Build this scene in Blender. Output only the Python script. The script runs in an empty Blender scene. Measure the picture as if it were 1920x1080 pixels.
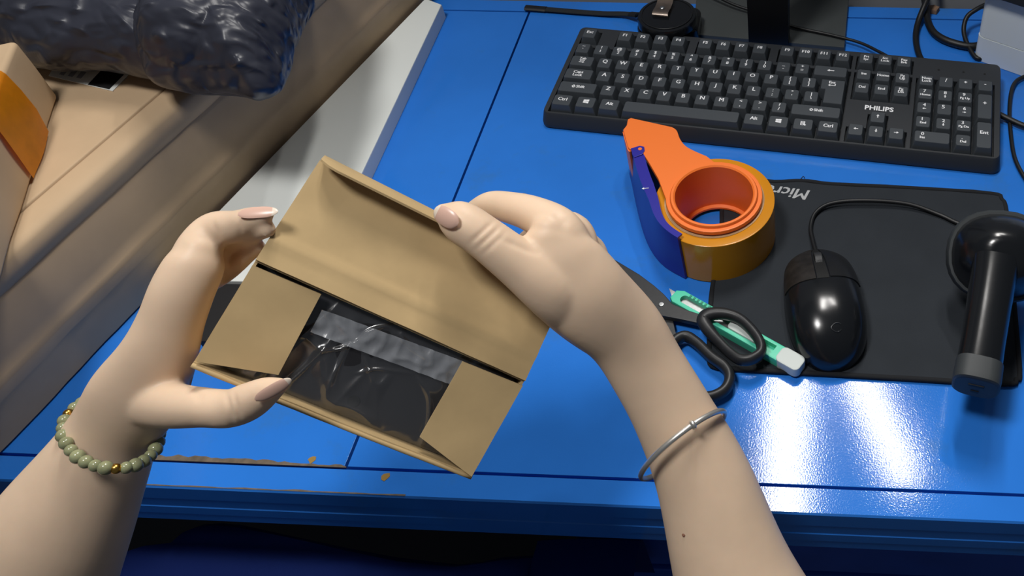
import bpy, bmesh, math, random
from mathutils import Vector, Matrix, noise
import numpy as np
random.seed(7)
S = bpy.context.scene
C = S.collection
# ------------------------------------------------------------------ camera
F = 1717.7; PX, PY = 1460.0, 340.0            # focal length and optical axis of the cropped photo, in pixels of 1920x1080
CAM = Vector((0.33222, -0.29378, 0.60975))
RC = Matrix(((0.99876, 0.04837, -0.01213), (0.02628, -0.71725, -0.69632), (-0.04238, 0.69513, -0.71763)))  # right, down, forward
cd = bpy.data.cameras.new('camera'); cam = bpy.data.objects.new('camera', cd); C.objects.link(cam)
m = Matrix((RC[0], -RC[1], -RC[2])).transposed().to_4x4(); m.translation = CAM
cam.matrix_world = m
cd.sensor_width = 36; cd.lens = F / 1920 * 36
cd.shift_x = -(PX - 960) / 1920; cd.shift_y = (PY - 540) / 1920
cd.clip_start = 0.01
S.camera = cam
# ------------------------------------------------------------------ light
W = bpy.data.worlds.new('room_light'); S.world = W; W.use_nodes = True
W.node_tree.nodes['Background'].inputs[0].default_value = (0.62, 0.70, 0.82, 1)
W.node_tree.nodes['Background'].inputs[1].default_value = 0.09
def area(name, loc, target, sx, sy, power, col=(1, .97, .93)):
    l = bpy.data.lights.new(name, 'AREA'); l.shape = 'RECTANGLE'; l.size = sx; l.size_y = sy; l.energy = power; l.color = col
    o = bpy.data.objects.new(name, l); C.objects.link(o); o.location = loc
    o.rotation_euler = (Vector(target) - Vector(loc)).to_track_quat('-Z', 'Y').to_euler()
    return o
def tube_lamp(a, b, width, power):
    a, b = Vector(a), Vector(b); o = area('ceiling_tube', (a + b) / 2, (0.3, 0.3, 0), width, (b - a).length, power)
    y = (b - a).normalized(); z = Vector((0, 0, 1)); x = y.cross(z).normalized(); z = x.cross(y)
    o.rotation_euler = Matrix((x, y, z)).transposed().to_euler()
tube_lamp((0.275, 0.58, 1.62), (0.265, 1.30, 1.62), 0.085, 15)
tube_lamp((0.585, 0.80, 1.62), (0.43, 1.20, 1.62), 0.048, 7)
area('ceiling_panel', (-0.12, -0.16, 1.72), (0.15, 0.1, 0), 0.30, 0.30, 15, (1, .98, .96))
S.view_settings.view_transform = 'Standard'; S.view_settings.look = 'None'
S.view_settings.gamma = 1; S.view_settings.use_curve_mapping = False
S.view_settings.exposure = 0.08

# ------------------------------------------------------------------ helpers
def at(x, y, z=0.0):
    d = RC.transposed() @ Vector(((x - PX) / F, (y - PY) / F, 1.0))
    return CAM + d * ((z - CAM.z) / d.z)
def dp(x, y, depth):
    return CAM + RC.transposed() @ Vector(((x - PX) / F * depth, (y - PY) / F * depth, depth))
def lin(c):
    return tuple((v / 12.92 if v <= .04045 else ((v + .055) / 1.055) ** 2.4) for v in c)
def rgb(r, g, b): return lin((r / 255, g / 255, b / 255)) + (1,)
MATS = {}
def mat(name, col, rough=.5, metal=0, spec=.5, var=.0, vscale=40, bump=0, bscale=400, bdetail=2, bdist=.0003, coat=0, sub=0, trans=0, ior=1.45, stretch=None):
    if name in MATS: return MATS[name]
    M = bpy.data.materials.new(name); M.use_nodes = True; nt = M.node_tree; b = nt.nodes['Principled BSDF']
    b.inputs['Base Color'].default_value = col; b.inputs['Roughness'].default_value = rough; b.inputs['Metallic'].default_value = metal
    b.inputs['Specular IOR Level'].default_value = spec; b.inputs['Coat Weight'].default_value = coat
    b.inputs['Transmission Weight'].default_value = trans; b.inputs['IOR'].default_value = ior
    if sub:
        b.inputs['Subsurface Weight'].default_value = sub; b.inputs['Subsurface Radius'].default_value = (.006, .0025, .0012); b.inputs['Subsurface Scale'].default_value = 1.0
    tc = nt.nodes.new('ShaderNodeTexCoord'); mp = nt.nodes.new('ShaderNodeMapping'); nt.links.new(tc.outputs['Object'], mp.inputs[0])
    if stretch: mp.inputs['Scale'].default_value = stretch
    if var:
        n = nt.nodes.new('ShaderNodeTexNoise'); n.inputs['Scale'].default_value = vscale; n.inputs['Detail'].default_value = 4
        nt.links.new(mp.outputs[0], n.inputs['Vector'])
        r = nt.nodes.new('ShaderNodeMapRange'); r.inputs['From Min'].default_value = .3; r.inputs['From Max'].default_value = .7
        r.inputs['To Min'].default_value = 1 - var; r.inputs['To Max'].default_value = 1 + var
        nt.links.new(n.outputs['Fac'], r.inputs['Value'])
        mx = nt.nodes.new('ShaderNodeMix'); mx.data_type = 'RGBA'; mx.blend_type = 'MULTIPLY'; mx.inputs[0].default_value = 1
        mx.inputs[6].default_value = col
        nt.links.new(r.outputs[0], mx.inputs[7]); nt.links.new(mx.outputs[2], b.inputs['Base Color'])
    if bump:
        n = nt.nodes.new('ShaderNodeTexNoise'); n.inputs['Scale'].default_value = bscale; n.inputs['Detail'].default_value = bdetail
        nt.links.new(mp.outputs[0], n.inputs['Vector'])
        bp = nt.nodes.new('ShaderNodeBump'); bp.inputs['Strength'].default_value = bump; bp.inputs['Distance'].default_value = bdist
        nt.links.new(n.outputs['Fac'], bp.inputs['Height']); nt.links.new(bp.outputs[0], b.inputs['Normal'])
    MATS[name] = M; return M
WM = {}
def reg(o, parent, M=None):
    C.objects.link(o)
    if parent is not None: o.parent = parent
    WM[o.name] = (WM[parent.name] if parent is not None else Matrix()) @ (M or Matrix())
    o.matrix_local = M or Matrix()
def thing(name, label, cat, loc=(0, 0, 0), rot=None, group=None):
    o = bpy.data.objects.new(name, None); o.empty_display_size = .02
    M = (rot.to_4x4() if rot is not None else Matrix()); M.translation = Vector(loc)
    reg(o, None, M); o['label'] = label; o['category'] = cat
    if group: o['group'] = group
    return o
def tag(o, label, cat, group=None):
    o['label'] = label; o['category'] = cat
    if group: o['group'] = group
    return o
def wnormal(o):
    k = o.modifiers.new('normals', 'WEIGHTED_NORMAL'); k.keep_sharp = True; k.weight = 60
def obj(name, me, mats, parent=None, world=True, angle=35, smooth=True, label=None, kind=None):
    """link a mesh (bmesh or Mesh) as one object; world=True: vertices are given in world space"""
    if isinstance(me, bmesh.types.BMesh):
        bmesh.ops.recalc_face_normals(me, faces=me.faces)
        d = bpy.data.meshes.new(name); me.to_mesh(d); me.free(); me = d
    me.name = name
    if not isinstance(mats, (list, tuple)): mats = [mats]
    me.materials.clear()
    for q in mats: me.materials.append(q)
    if smooth:
        me.polygons.foreach_set('use_smooth', [True] * len(me.polygons))
        if angle < 180: me.set_sharp_from_angle(angle=math.radians(angle))
    o = bpy.data.objects.new(name, me); reg(o, parent)
    if smooth and angle < 180: wnormal(o)
    if world and parent is not None: me.transform(WM[parent.name].inverted())
    if label: o['label'] = label
    if kind: o['kind'] = kind
    return o
def base(me_owner_pts):
    return Vector(me_owner_pts)
def bev(bm, w, seg=2, geom=None):
    if w > 0: bmesh.ops.bevel(bm, geom=geom or list(bm.edges), offset=w, segments=seg, affect='EDGES', profile=.5, clamp_overlap=True)
    return bm
def box(bm, c, s, w=0, seg=2, M=None):
    t = bmesh.new(); bmesh.ops.create_cube(t, size=1); bmesh.ops.scale(t, vec=s, verts=t.verts); bev(t, w, seg)
    X = Matrix.Translation(Vector(c)); t.transform((M.to_4x4() if M else Matrix()) if False else Matrix())
    t.transform(X @ (M.to_4x4() if M is not None else Matrix())); merge(bm, t); return bm
def merge(bm, t):
    d = bpy.data.meshes.new('t'); t.to_mesh(d); t.free(); bm.from_mesh(d); bpy.data.meshes.remove(d)
def prism(bm, poly, z0, z1, w=0, seg=2, M=None):
    t = bmesh.new()
    a = [t.verts.new((p[0], p[1], z0)) for p in poly]; b = [t.verts.new((p[0], p[1], z1)) for p in poly]
    n = len(poly); t.faces.new(a[::-1]); top = t.faces.new(b)
    for i in range(n): t.faces.new((a[i], a[(i + 1) % n], b[(i + 1) % n], b[i]))
    bmesh.ops.recalc_face_normals(t, faces=t.faces)
    if w > 0: bev(t, w, seg, [e for e in t.edges if any(f is top for f in e.link_faces)])
    if M is not None: t.transform(M)
    merge(bm, t); return bm
def loft(bm, rings, closed=True, cap=True):
    vs = [[bm.verts.new(p) for p in r] for r in rings]; n = len(rings[0])
    for a, b in zip(vs, vs[1:]):
        for i in range(n if closed else n - 1):
            bm.faces.new((a[i], a[(i + 1) % n], b[(i + 1) % n], b[i]))
    if cap and closed:
        bm.faces.new(vs[0][::-1]); bm.faces.new(vs[-1])
    return vs
def catmull(pts, n, closed=False):
    pts = [Vector(p) for p in pts]; out = []; N = len(pts)
    for i in range(N if closed else N - 1):
        g = lambda k: pts[k % N] if closed else pts[max(0, min(N - 1, k))]
        p0, p1, p2, p3 = g(i - 1), g(i), g(i + 1), g(i + 2)
        for k in range(n):
            t = k / n
            out.append(.5 * ((2 * p1) + (p2 - p0) * t + (2 * p0 - 5 * p1 + 4 * p2 - p3) * t * t + (3 * p1 - p0 - 3 * p2 + p3) * t ** 3))
    if not closed: out.append(pts[-1])
    return out
def tube(bm, pts, r, n=10, closed=False, up=None, ry=None):
    """tube along points; r number or list; up/ry: flattened section (ry along up)"""
    N = len(pts); rings = []; prev = None
    for i, p in enumerate(pts):
        t = (pts[(i + 1) % N] - pts[i - 1]) if closed else (pts[min(i + 1, N - 1)] - pts[max(i - 1, 0)])
        t.normalize()
        u = up if up is not None else (prev if prev is not None else (Vector((0, 0, 1)) if abs(t.z) < .9 else Vector((1, 0, 0))))
        a = t.cross(u).normalized(); b = a.cross(t).normalized(); prev = b
        rr = r[i] if isinstance(r, (list, tuple)) else r; rb = rr if ry is None else (ry[i] if isinstance(ry, (list, tuple)) else ry)
        rings.append([p + a * rr * math.cos(k / n * 2 * math.pi) + b * rb * math.sin(k / n * 2 * math.pi) for k in range(n)])
    if closed: rings.append(rings[0])
    loft(bm, rings, cap=not closed)
    if closed: bmesh.ops.remove_doubles(bm, verts=bm.verts, dist=1e-7)
    return bm
def disc(bm, c, r, z0, z1, n=32, w=0, r2=None):
    prism(bm, [(c[0] + r * math.cos(k / n * 2 * math.pi), c[1] + r * math.sin(k / n * 2 * math.pi)) for k in range(n)], z0, z1, w)
    return bm
def lathe(bm, c, prof, n=48, a0=0, a1=2 * math.pi):
    full = abs(a1 - a0 - 2 * math.pi) < 1e-6; cnt = n if full else n + 1
    vs = [[bm.verts.new((c[0] + r * math.cos(a0 + (a1 - a0) * k / n), c[1] + r * math.sin(a0 + (a1 - a0) * k / n), c[2] + z)) for k in range(cnt)] for r, z in prof]
    P = len(prof)
    for i in range(P):
        A, B = vs[i], vs[(i + 1) % P]
        for k in range(n if full else n):
            bm.faces.new((A[k], A[(k + 1) % cnt], B[(k + 1) % cnt], B[k]))
    if not full: bm.faces.new([v[0] for v in vs]); bm.faces.new([v[-1] for v in vs][::-1])
    return bm
def sphere(bm, c, r, M=None, seg=16):
    t = bmesh.new(); bmesh.ops.create_uvsphere(t, u_segments=seg, v_segments=seg // 2, radius=1)
    s = r if isinstance(r, (tuple, list)) else (r, r, r)
    bmesh.ops.scale(t, vec=s, verts=t.verts)
    t.transform(Matrix.Translation(Vector(c)) @ (M.to_4x4() if M is not None else Matrix())); merge(bm, t); return bm
def evald(me, setup):
    o = bpy.data.objects.new('tmp', me); C.objects.link(o); setup(o)
    d = bpy.data.meshes.new_from_object(o.evaluated_get(bpy.context.evaluated_depsgraph_get()))
    bpy.data.objects.remove(o); return d
def tomesh(bm):
    bmesh.ops.recalc_face_normals(bm, faces=bm.faces)
    d = bpy.data.meshes.new('t'); bm.to_mesh(d); bm.free(); return d
def cut(bm, cutter):
    a, b = tomesh(bm), tomesh(cutter); co = bpy.data.objects.new('cut', b); C.objects.link(co)
    def st(o):
        k = o.modifiers.new('b', 'BOOLEAN'); k.operation = 'DIFFERENCE'; k.solver = 'EXACT'; k.use_self = True; k.object = co
    d = evald(a, st); bpy.data.objects.remove(co); return d
TXT = {}
def text(s, size, bold=.0, sx=1.0, align='CENTER', spacing=1.0, shear=0):
    k = (s, size, bold, sx, align)
    if k in TXT: return TXT[k]
    cu = bpy.data.curves.new('t', 'FONT'); cu.body = s; cu.size = size; cu.align_x = align; cu.align_y = 'CENTER'; cu.offset = bold; cu.resolution_u = 2
    cu.space_line = .8; cu.shear = shear; cu.space_character = spacing
    o = bpy.data.objects.new('t', cu); C.objects.link(o)
    d = bpy.data.meshes.new_from_object(o.evaluated_get(bpy.context.evaluated_depsgraph_get()))
    bpy.data.objects.remove(o)
    d.transform(Matrix.Scale(sx, 4, (1, 0, 0))); TXT[k] = d
    return d
def add_mesh(bm, me, M, mi):
    n = len(bm.faces); t = bmesh.new(); t.from_mesh(me); t.transform(M)
    d = bpy.data.meshes.new('t'); t.to_mesh(d); t.free(); bm.from_mesh(d); bpy.data.meshes.remove(d)
    bm.faces.ensure_lookup_table()
    for f in bm.faces[n:]: f.material_index = mi
def XY(px, py, z): p = at(px, py, z); return (p.x, p.y)

# ------------------------------------------------------------------ materials
def blue_desk():
    M = mat('blue_paint', rgb(44, 120, 214), rough=.085, spec=.45, var=.08, vscale=9, bump=.6, bscale=800, bdetail=1.5, bdist=.00006)
    nt = M.node_tree; b = nt.nodes['Principled BSDF']
    # worn brown timber along the chipped front edge, as stains with a shape of their own
    tc = nt.nodes.new('ShaderNodeTexCoord'); sp = nt.nodes.new('ShaderNodeSeparateXYZ'); nt.links.new(tc.outputs['Object'], sp.inputs[0])
    n = nt.nodes.new('ShaderNodeTexNoise'); n.inputs['Scale'].default_value = 14; n.inputs['Detail'].default_value = 6; n.inputs['Roughness'].default_value = .7
    nt.links.new(tc.outputs['Object'], n.inputs['Vector'])
    lo = nt.nodes.new('ShaderNodeMapRange'); lo.inputs['From Min'].default_value = .55; lo.inputs['From Max'].default_value = .75; lo.inputs['To Max'].default_value = .55
    nt.links.new(n.outputs['Fac'], lo.inputs['Value'])
    mx = nt.nodes.new('ShaderNodeMix'); mx.data_type = 'RGBA'; mx.inputs[7].default_value = rgb(62, 112, 160)
    old = b.inputs['Base Color'].links[0].from_socket
    nt.links.new(old, mx.inputs[6]); nt.links.new(lo.outputs[0], mx.inputs[0]); nt.links.new(mx.outputs[2], b.inputs['Base Color'])
    return M
M_BLUE = blue_desk()
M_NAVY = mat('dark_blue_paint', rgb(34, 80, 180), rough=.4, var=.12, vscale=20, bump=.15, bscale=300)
M_WOOD = mat('bare_wood', rgb(104, 92, 78), rough=.8, var=.3, vscale=120)
M_CARD = mat('kraft_card', rgb(187, 161, 118), rough=.78, spec=.25, var=.05, vscale=60, bump=.08, bscale=420)
M_CARD2 = mat('carton_card', rgb(190, 164, 132), rough=.7, spec=.3, var=.06, vscale=22, bump=.25, bscale=60)
M_CARDIN = mat('kraft_card_edge', rgb(150, 120, 78), rough=.85)
M_BLK = mat('black_plastic', rgb(46, 49, 53), rough=.42, bump=.12, bscale=1500)
M_KEY = mat('key_plastic', rgb(66, 71, 76), rough=.40, bump=.1, bscale=1800)
M_WELL = mat('key_well', rgb(16, 17, 18), rough=.6)
M_WHITE = mat('white_print', rgb(245, 246, 248), rough=.6)
M_GLOSS = mat('glossy_black', rgb(20, 22, 25), rough=.2, spec=.55, bump=.2, bscale=60, bdist=.0004)
M_PAD = mat('pad_cloth', rgb(44, 48, 53), rough=.85, spec=.2, var=.08, vscale=25, bump=.35, bscale=1600)
M_STITCH = mat('pad_stitch', rgb(22, 24, 28), rough=.9, bump=.6, bscale=900)
M_ORANGE = mat('orange_plastic', rgb(246, 124, 50), rough=.38, spec=.45)
M_PURP = mat('purple_plastic', rgb(44, 42, 150), rough=.3, spec=.5)
M_TAPE = mat('brown_tape', rgb(208, 136, 26), rough=.16, spec=.55, var=.05, vscale=30)
M_TAPESIDE = mat('tape_layers', rgb(166, 108, 52), rough=.45, var=.08, vscale=300)
M_CORE = mat('card_core', rgb(196, 160, 120), rough=.85, var=.1, vscale=90)
M_METAL = mat('steel', rgb(190, 192, 192), rough=.28, metal=1)
M_SILVER = mat('silver', rgb(225, 222, 215), rough=.34, metal=.85, bump=.2, bscale=300)
M_GOLD = mat('gold', rgb(220, 170, 80), rough=.25, metal=1)
M_JADE = mat('jade', rgb(142, 146, 112), rough=.16, spec=.6, var=.18, vscale=160, sub=.3)
M_TEAL = mat('teal_plastic', rgb(78, 205, 168), rough=.4)
M_WPL = mat('white_plastic', rgb(236, 243, 243), rough=.4)
M_BLADE = mat('blade_steel', rgb(170, 172, 172), rough=.35, metal=.9, var=.15, vscale=200)
M_SCIS = mat('scissor_plastic', rgb(36, 37, 39), rough=.42, var=.15, vscale=200, bump=.1, bscale=500)
M_SKIN = mat('skin', rgb(224, 196, 168), rough=.46, spec=.35, var=.05, vscale=38, bump=.10, bscale=420, sub=.22)
M_NAIL = mat('nail', rgb(214, 176, 158), rough=.28, spec=.5)
M_NAILTIP = mat('nail_tip', rgb(232, 216, 198), rough=.25)
M_BAG = mat('black_film', rgb(50, 52, 62), rough=.36, spec=.45)
def crinkle(M):
    nt = M.node_tree; b = nt.nodes['Principled BSDF']; tc = nt.nodes.new('ShaderNodeTexCoord')
    mp = nt.nodes.new('ShaderNodeMapping'); mp.inputs['Scale'].default_value = (1, 2.2, 1.4); mp.inputs['Rotation'].default_value = (0, 0, .25); nt.links.new(tc.outputs['Object'], mp.inputs[0])
    n = nt.nodes.new('ShaderNodeTexNoise'); n.noise_type = 'RIDGED_MULTIFRACTAL'; n.normalize = True
    n.inputs['Scale'].default_value = 44; n.inputs['Detail'].default_value = 4; n.inputs['Distortion'].default_value = .35
    nt.links.new(mp.outputs[0], n.inputs['Vector'])
    bp = nt.nodes.new('ShaderNodeBump'); bp.inputs['Strength'].default_value = 1.0; bp.inputs['Distance'].default_value = .006
    nt.links.new(n.outputs['Fac'], bp.inputs['Height']); nt.links.new(bp.outputs[0], b.inputs['Normal'])
crinkle(M_BAG)
M_ORTAPE = mat('orange_tape', rgb(236, 156, 30), rough=.35, var=.1, vscale=60)
M_FOAM = mat('white_board', rgb(226, 230, 226), rough=.6)
M_GREY = mat('grey_metal', rgb(66, 70, 70), rough=.5, var=.1, vscale=14, bump=.1, bscale=700)
M_WALL = mat('grey_wall', rgb(150, 152, 154), rough=.9)
M_FLOOR = mat('grey_floor', rgb(60, 60, 62), rough=.9)
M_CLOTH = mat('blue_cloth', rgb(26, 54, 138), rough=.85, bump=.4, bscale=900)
M_CABLE = mat('black_cable', rgb(22, 23, 25), rough=.45)
M_DARKITEM = mat('dark_item', rgb(30, 30, 34), rough=.55, var=.1, vscale=80)

# ------------------------------------------------------------------ setting
def structure(name, bm, M):
    o = obj(name, bm, M); o['kind'] = 'structure'; return o
bm = bmesh.new(); box(bm, (0.2, -0.1, -.76), (3.4, 2.6, .02)); structure('floor', bm, M_FLOOR)
bm = bmesh.new(); box(bm, (0.2, .625, .0), (3.4, .05, 1.54)); structure('wall_back', bm, M_WALL)

desk = thing('desk', 'bright blue painted workbench desk with worn chipped front edge', 'desk', (0.2, .28, -.75))
g = .0011
bm = bmesh.new(); box(bm, (-.40 - g, .2775, -.0125), (.80, .555 - 2 * g, .025), .0004); obj('top_panel', bm, M_BLUE, desk)
bm = bmesh.new(); box(bm, (.475 + g, .2775, -.0125), (.95, .555 - 2 * g, .025), .0004); obj('top_panel', bm, M_BLUE, desk)
bm = bmesh.new(); box(bm, (.075, .565 + g, -.0125), (1.75, .020, .025), .0004); obj('back_rail', bm, M_BLUE, desk)
# front rail: flat top, then a stepped face
pr = [(-.0012, 0), (-.0188, 0), (-.0200, -.0014), (-.0200, -.018), (-.0194, -.0186), (-.0194, -.0316), (-.0200, -.0322), (-.0200, -.043), (-.0194, -.0436), (-.0194, -.055), (-.0012, -.055)]
bm = bmesh.new(); xs = [-.8, .95]
loft(bm, [[Vector((x, y, z)) for y, z in pr] for x in xs]); obj('front_rail', bm, M_BLUE, desk, angle=20)
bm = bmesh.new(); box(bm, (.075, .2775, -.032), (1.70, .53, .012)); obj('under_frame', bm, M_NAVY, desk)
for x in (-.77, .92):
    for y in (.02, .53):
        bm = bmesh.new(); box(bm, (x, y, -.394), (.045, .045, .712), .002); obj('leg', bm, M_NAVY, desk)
# bare timber showing along the chipped seam
bm = bmesh.new(); random.seed(3)
xs = [-.155 + i * .0042 for i in range(38)]
up = [(.0006 + .0022 * max(0, min(1, (-.045 - x) / .03 + .5))) + .0026 * abs(noise.noise(Vector((x * 60, 0, 1)))) + .0012 * random.random() for x in xs]
poly = [(x, .0002) for x in xs] + [(x, u) for x, u in list(zip(xs, up))[::-1]]
prism(bm, poly, -.001, .00025); obj('worn_strip', bm, M_WOOD, desk, smooth=False, label='strip of bare brown timber where the blue paint has chipped')
bm = bmesh.new(); xs = [-.165 + i * .005 for i in range(44)]
poly = [(x, -.0186 - .0003) for x in xs] + [(x, -.0180 + .0010 * noise.noise(Vector((x * 55, 3, 1)))) for x in xs[::-1]]
prism(bm, poly, -.002, .0002); obj('worn_strip', bm, M_WOOD, desk, smooth=False)
for (u, v, r) in ((980, 367, .004), (585, 862, .003), (724, 893, .0035)):
    p = at(u, v, 0); bm = bmesh.new()
    prism(bm, [(p.x + r * (.6 + .5 * random.random()) * math.cos(k), p.y + r * (.6 + .5 * random.random()) * math.sin(k)) for k in [i * .785 for i in range(8)]], -.0005, .0003)
    obj('paint_chip', bm, mat('ochre_chip', rgb(150, 120, 60), rough=.8), desk, smooth=False)
# drawer pedestal under the right of the desk
dr = thing('drawer_unit', 'dark blue drawer unit in the shade under the right half of the desk', 'drawer unit', (.5, .25, -.75))
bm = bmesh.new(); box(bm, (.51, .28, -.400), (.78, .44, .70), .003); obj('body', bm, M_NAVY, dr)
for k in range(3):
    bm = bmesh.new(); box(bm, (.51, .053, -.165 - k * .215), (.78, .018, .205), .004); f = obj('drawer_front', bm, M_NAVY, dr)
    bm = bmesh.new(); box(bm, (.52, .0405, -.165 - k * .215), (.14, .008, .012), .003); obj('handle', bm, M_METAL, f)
# blue cloth hanging below the front edge
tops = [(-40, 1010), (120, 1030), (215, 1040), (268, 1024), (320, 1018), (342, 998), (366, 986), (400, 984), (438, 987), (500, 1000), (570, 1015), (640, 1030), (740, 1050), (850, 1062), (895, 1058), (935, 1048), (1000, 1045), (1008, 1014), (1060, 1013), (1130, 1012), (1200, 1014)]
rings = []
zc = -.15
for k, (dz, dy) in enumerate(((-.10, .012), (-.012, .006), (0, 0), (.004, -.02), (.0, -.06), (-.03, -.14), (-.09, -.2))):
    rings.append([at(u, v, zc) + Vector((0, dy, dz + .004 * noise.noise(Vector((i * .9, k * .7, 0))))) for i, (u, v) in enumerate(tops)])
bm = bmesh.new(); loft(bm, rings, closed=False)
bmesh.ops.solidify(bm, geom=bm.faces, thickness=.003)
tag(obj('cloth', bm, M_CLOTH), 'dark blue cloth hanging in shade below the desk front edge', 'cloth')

# ------------------------------------------------------------------ carton and what lies on it
H = .12
p0, p1 = Vector((-.257, 0, 0)), Vector((-.116, .574, 0)); e1 = (p1 - p0).normalized(); e2 = Vector((-e1.y, e1.x, 0)); ez = Vector((0, 0, 1))
def cb(s, t, z): return p0 + e1 * s + e2 * t + ez * z
ct = thing('carton', 'big brown cardboard carton with a seam across its lid, on the left of the desk', 'carton', cb(.25, .2, 0))
s0, s1, dpt = -.20, .585, .42
prof = [(.002, 0), (-.001, .002), (-.0025, .035), (-.0055, .046), (-.003, .050), (-.002, .060), (-.0012, .094), (.003, .100), (.006, .112), (.012, .1165)]
nS = 60; rings = []
for i in range(nS + 1):
    s = s0 + (s1 - s0) * i / nS
    r = []
    for k, (t, z) in enumerate(prof):
        w = .0016 * noise.noise(Vector((s * 14, z * 30, 0))) + .0009 * noise.noise(Vector((s * 40, z * 60, 5)))
        r.append(cb(s, t - (w if 0 < k < 8 else 0), z))
    r += [cb(s, dpt, .117), cb(s, dpt, 0)]
    rings.append(r)
bm = bmesh.new(); loft(bm, rings); obj('body', bm, M_CARD2, ct, angle=50)
def inv(u, v, z):
    d = at(u, v, z) - p0; return d.dot(e1), d.dot(e2)
sa, ta = inv(65, 370, H); sb, tb = inv(295, 180, H); tseam = (ta + tb) / 2
n = 60; rr = []
for i in range(n + 1):                       # front flap folds over the edge into the side wall
    s = s0 + (s1 - s0) * i / n; wob = .0009 * noise.noise(Vector((s * 16, 0, 0)))
    rr.append([cb(s, .004, .0925), cb(s, .0022, .0932), cb(s, -.0012 + wob, .102), cb(s, -.0018 + wob, .108), cb(s, -.0010 + wob, .1150), cb(s, .0020 + wob, .1185), cb(s, .0065, H - .0002), cb(s, .012, H), cb(s, tseam - .0028, H), cb(s, tseam - .0009, H - .0006), cb(s, tseam - .0009, .1165), cb(s, .006, .1165)])
bm = bmesh.new(); loft(bm, rr); obj('flap', bm, M_CARD2, ct, angle=75)
rr = []
for i in range(n + 1):
    s = s0 + (s1 - s0) * i / n
    rr.append([cb(s, tseam + .0009, .1165), cb(s, tseam + .0009, H - .0006), cb(s, tseam + .0028, H), cb(s, dpt - .006, H), cb(s, dpt - .001, H - .002), cb(s, dpt - .001, .1165)])
bm = bmesh.new(); loft(bm, rr); obj('flap', bm, M_CARD2, ct, angle=75)
# small taped box
HB = .06
q0 = at(113, 183, H); q1 = at(48, 388, H); q0.z = q1.z = 0
f1 = (q1 - q0).normalized(); f2 = Vector((f1.y, -f1.x, 0)); LB = .30
if f2.x > 0: f2 = -f2
sb_ = thing('small_box', 'small brown cardboard box with an orange tape band, standing on the big carton', 'box', q0 + f1 * .13 + f2 * .07 + ez * H)
MB_ = Matrix((f1, f2, ez)).transposed().to_4x4(); MB_.translation = q0 + ez * H
bm = bmesh.new(); box(bm, (LB / 2, .075, HB / 2 + .0005), (LB, .15, HB - .001), .004, 3)
bmesh.ops.subdivide_edges(bm, edges=[e for e in bm.edges if e.calc_length() > .05], cuts=8, use_grid_fill=True)
for v in bm.verts:
    v.co += Vector((0, .0022 * noise.noise(v.co * 22), .0016 * noise.noise(v.co * 18 + Vector((3, 3, 3))) if v.co.z > .03 else 0))
bm.transform(MB_); obj('box_body', bm, M_CARD2, sb_, angle=50)
# tape band runs over the near edge and down the side
wa, wb = .043, .098
def tape_path(s):
    return [(s, .150, HB + .0006), (s, .004, HB + .0008), (s, .0008, HB + .0004), (s, -.0006, HB - .003), (s, -.0018, HB * .7), (s, -.0022, HB * .4), (s, -.0014, .010), (s, -.001, .0025)]
bm = bmesh.new(); n = 12; rr = []
for i in range(n + 1):
    s = wa + (wb - wa) * i / n
    rr.append([MB_ @ Vector((x + .006 * (HB - z) / HB, y + .0022 * noise.noise(Vector((x, y, z)) * 22) - .0012, z + .0010)) for x, y, z in tape_path(s)])
loft(bm, rr, closed=False); bmesh.ops.solidify(bm, geom=bm.faces, thickness=-.0004)
obj('tape_band', bm, M_ORTAPE, sb_, angle=60)
# shipping label lying on the carton under the bag
lb = thing('paper_label', 'white paper label with a black block, lying on the carton under the black bag', 'label', at(180, 155, H))
bm = bmesh.new(); prism(bm, [XY(*q, H) for q in ((92, 143), (212, 172), (250, 132), (120, 100))], H + .0002, H + .0008); obj('sheet', bm, M_FOAM, lb, smooth=False)
bm = bmesh.new(); prism(bm, [XY(*q, H) for q in ((166, 160), (206, 169), (240, 134), (200, 124))], H + .0008, H + .0011); obj('black_block', bm, mat('label_ink', rgb(12, 12, 14), rough=.7), lb, smooth=False)
for k in range(3):
    a, b = (112 + k * 16, 141 - 0 + k * 3.0), (122 + k * 16, 131 + k * 3.0)
    bm = bmesh.new(); prism(bm, [XY(*q, H) for q in ((a[0], a[1]), (a[0] + 8, a[1] + 2), (b[0] + 9, b[1]), (b[0], b[1] - 2))], H + .0008, H + .001); obj('printed_line', bm, mat('grey_ink', rgb(150, 155, 165), rough=.7), lb, smooth=False)

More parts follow.
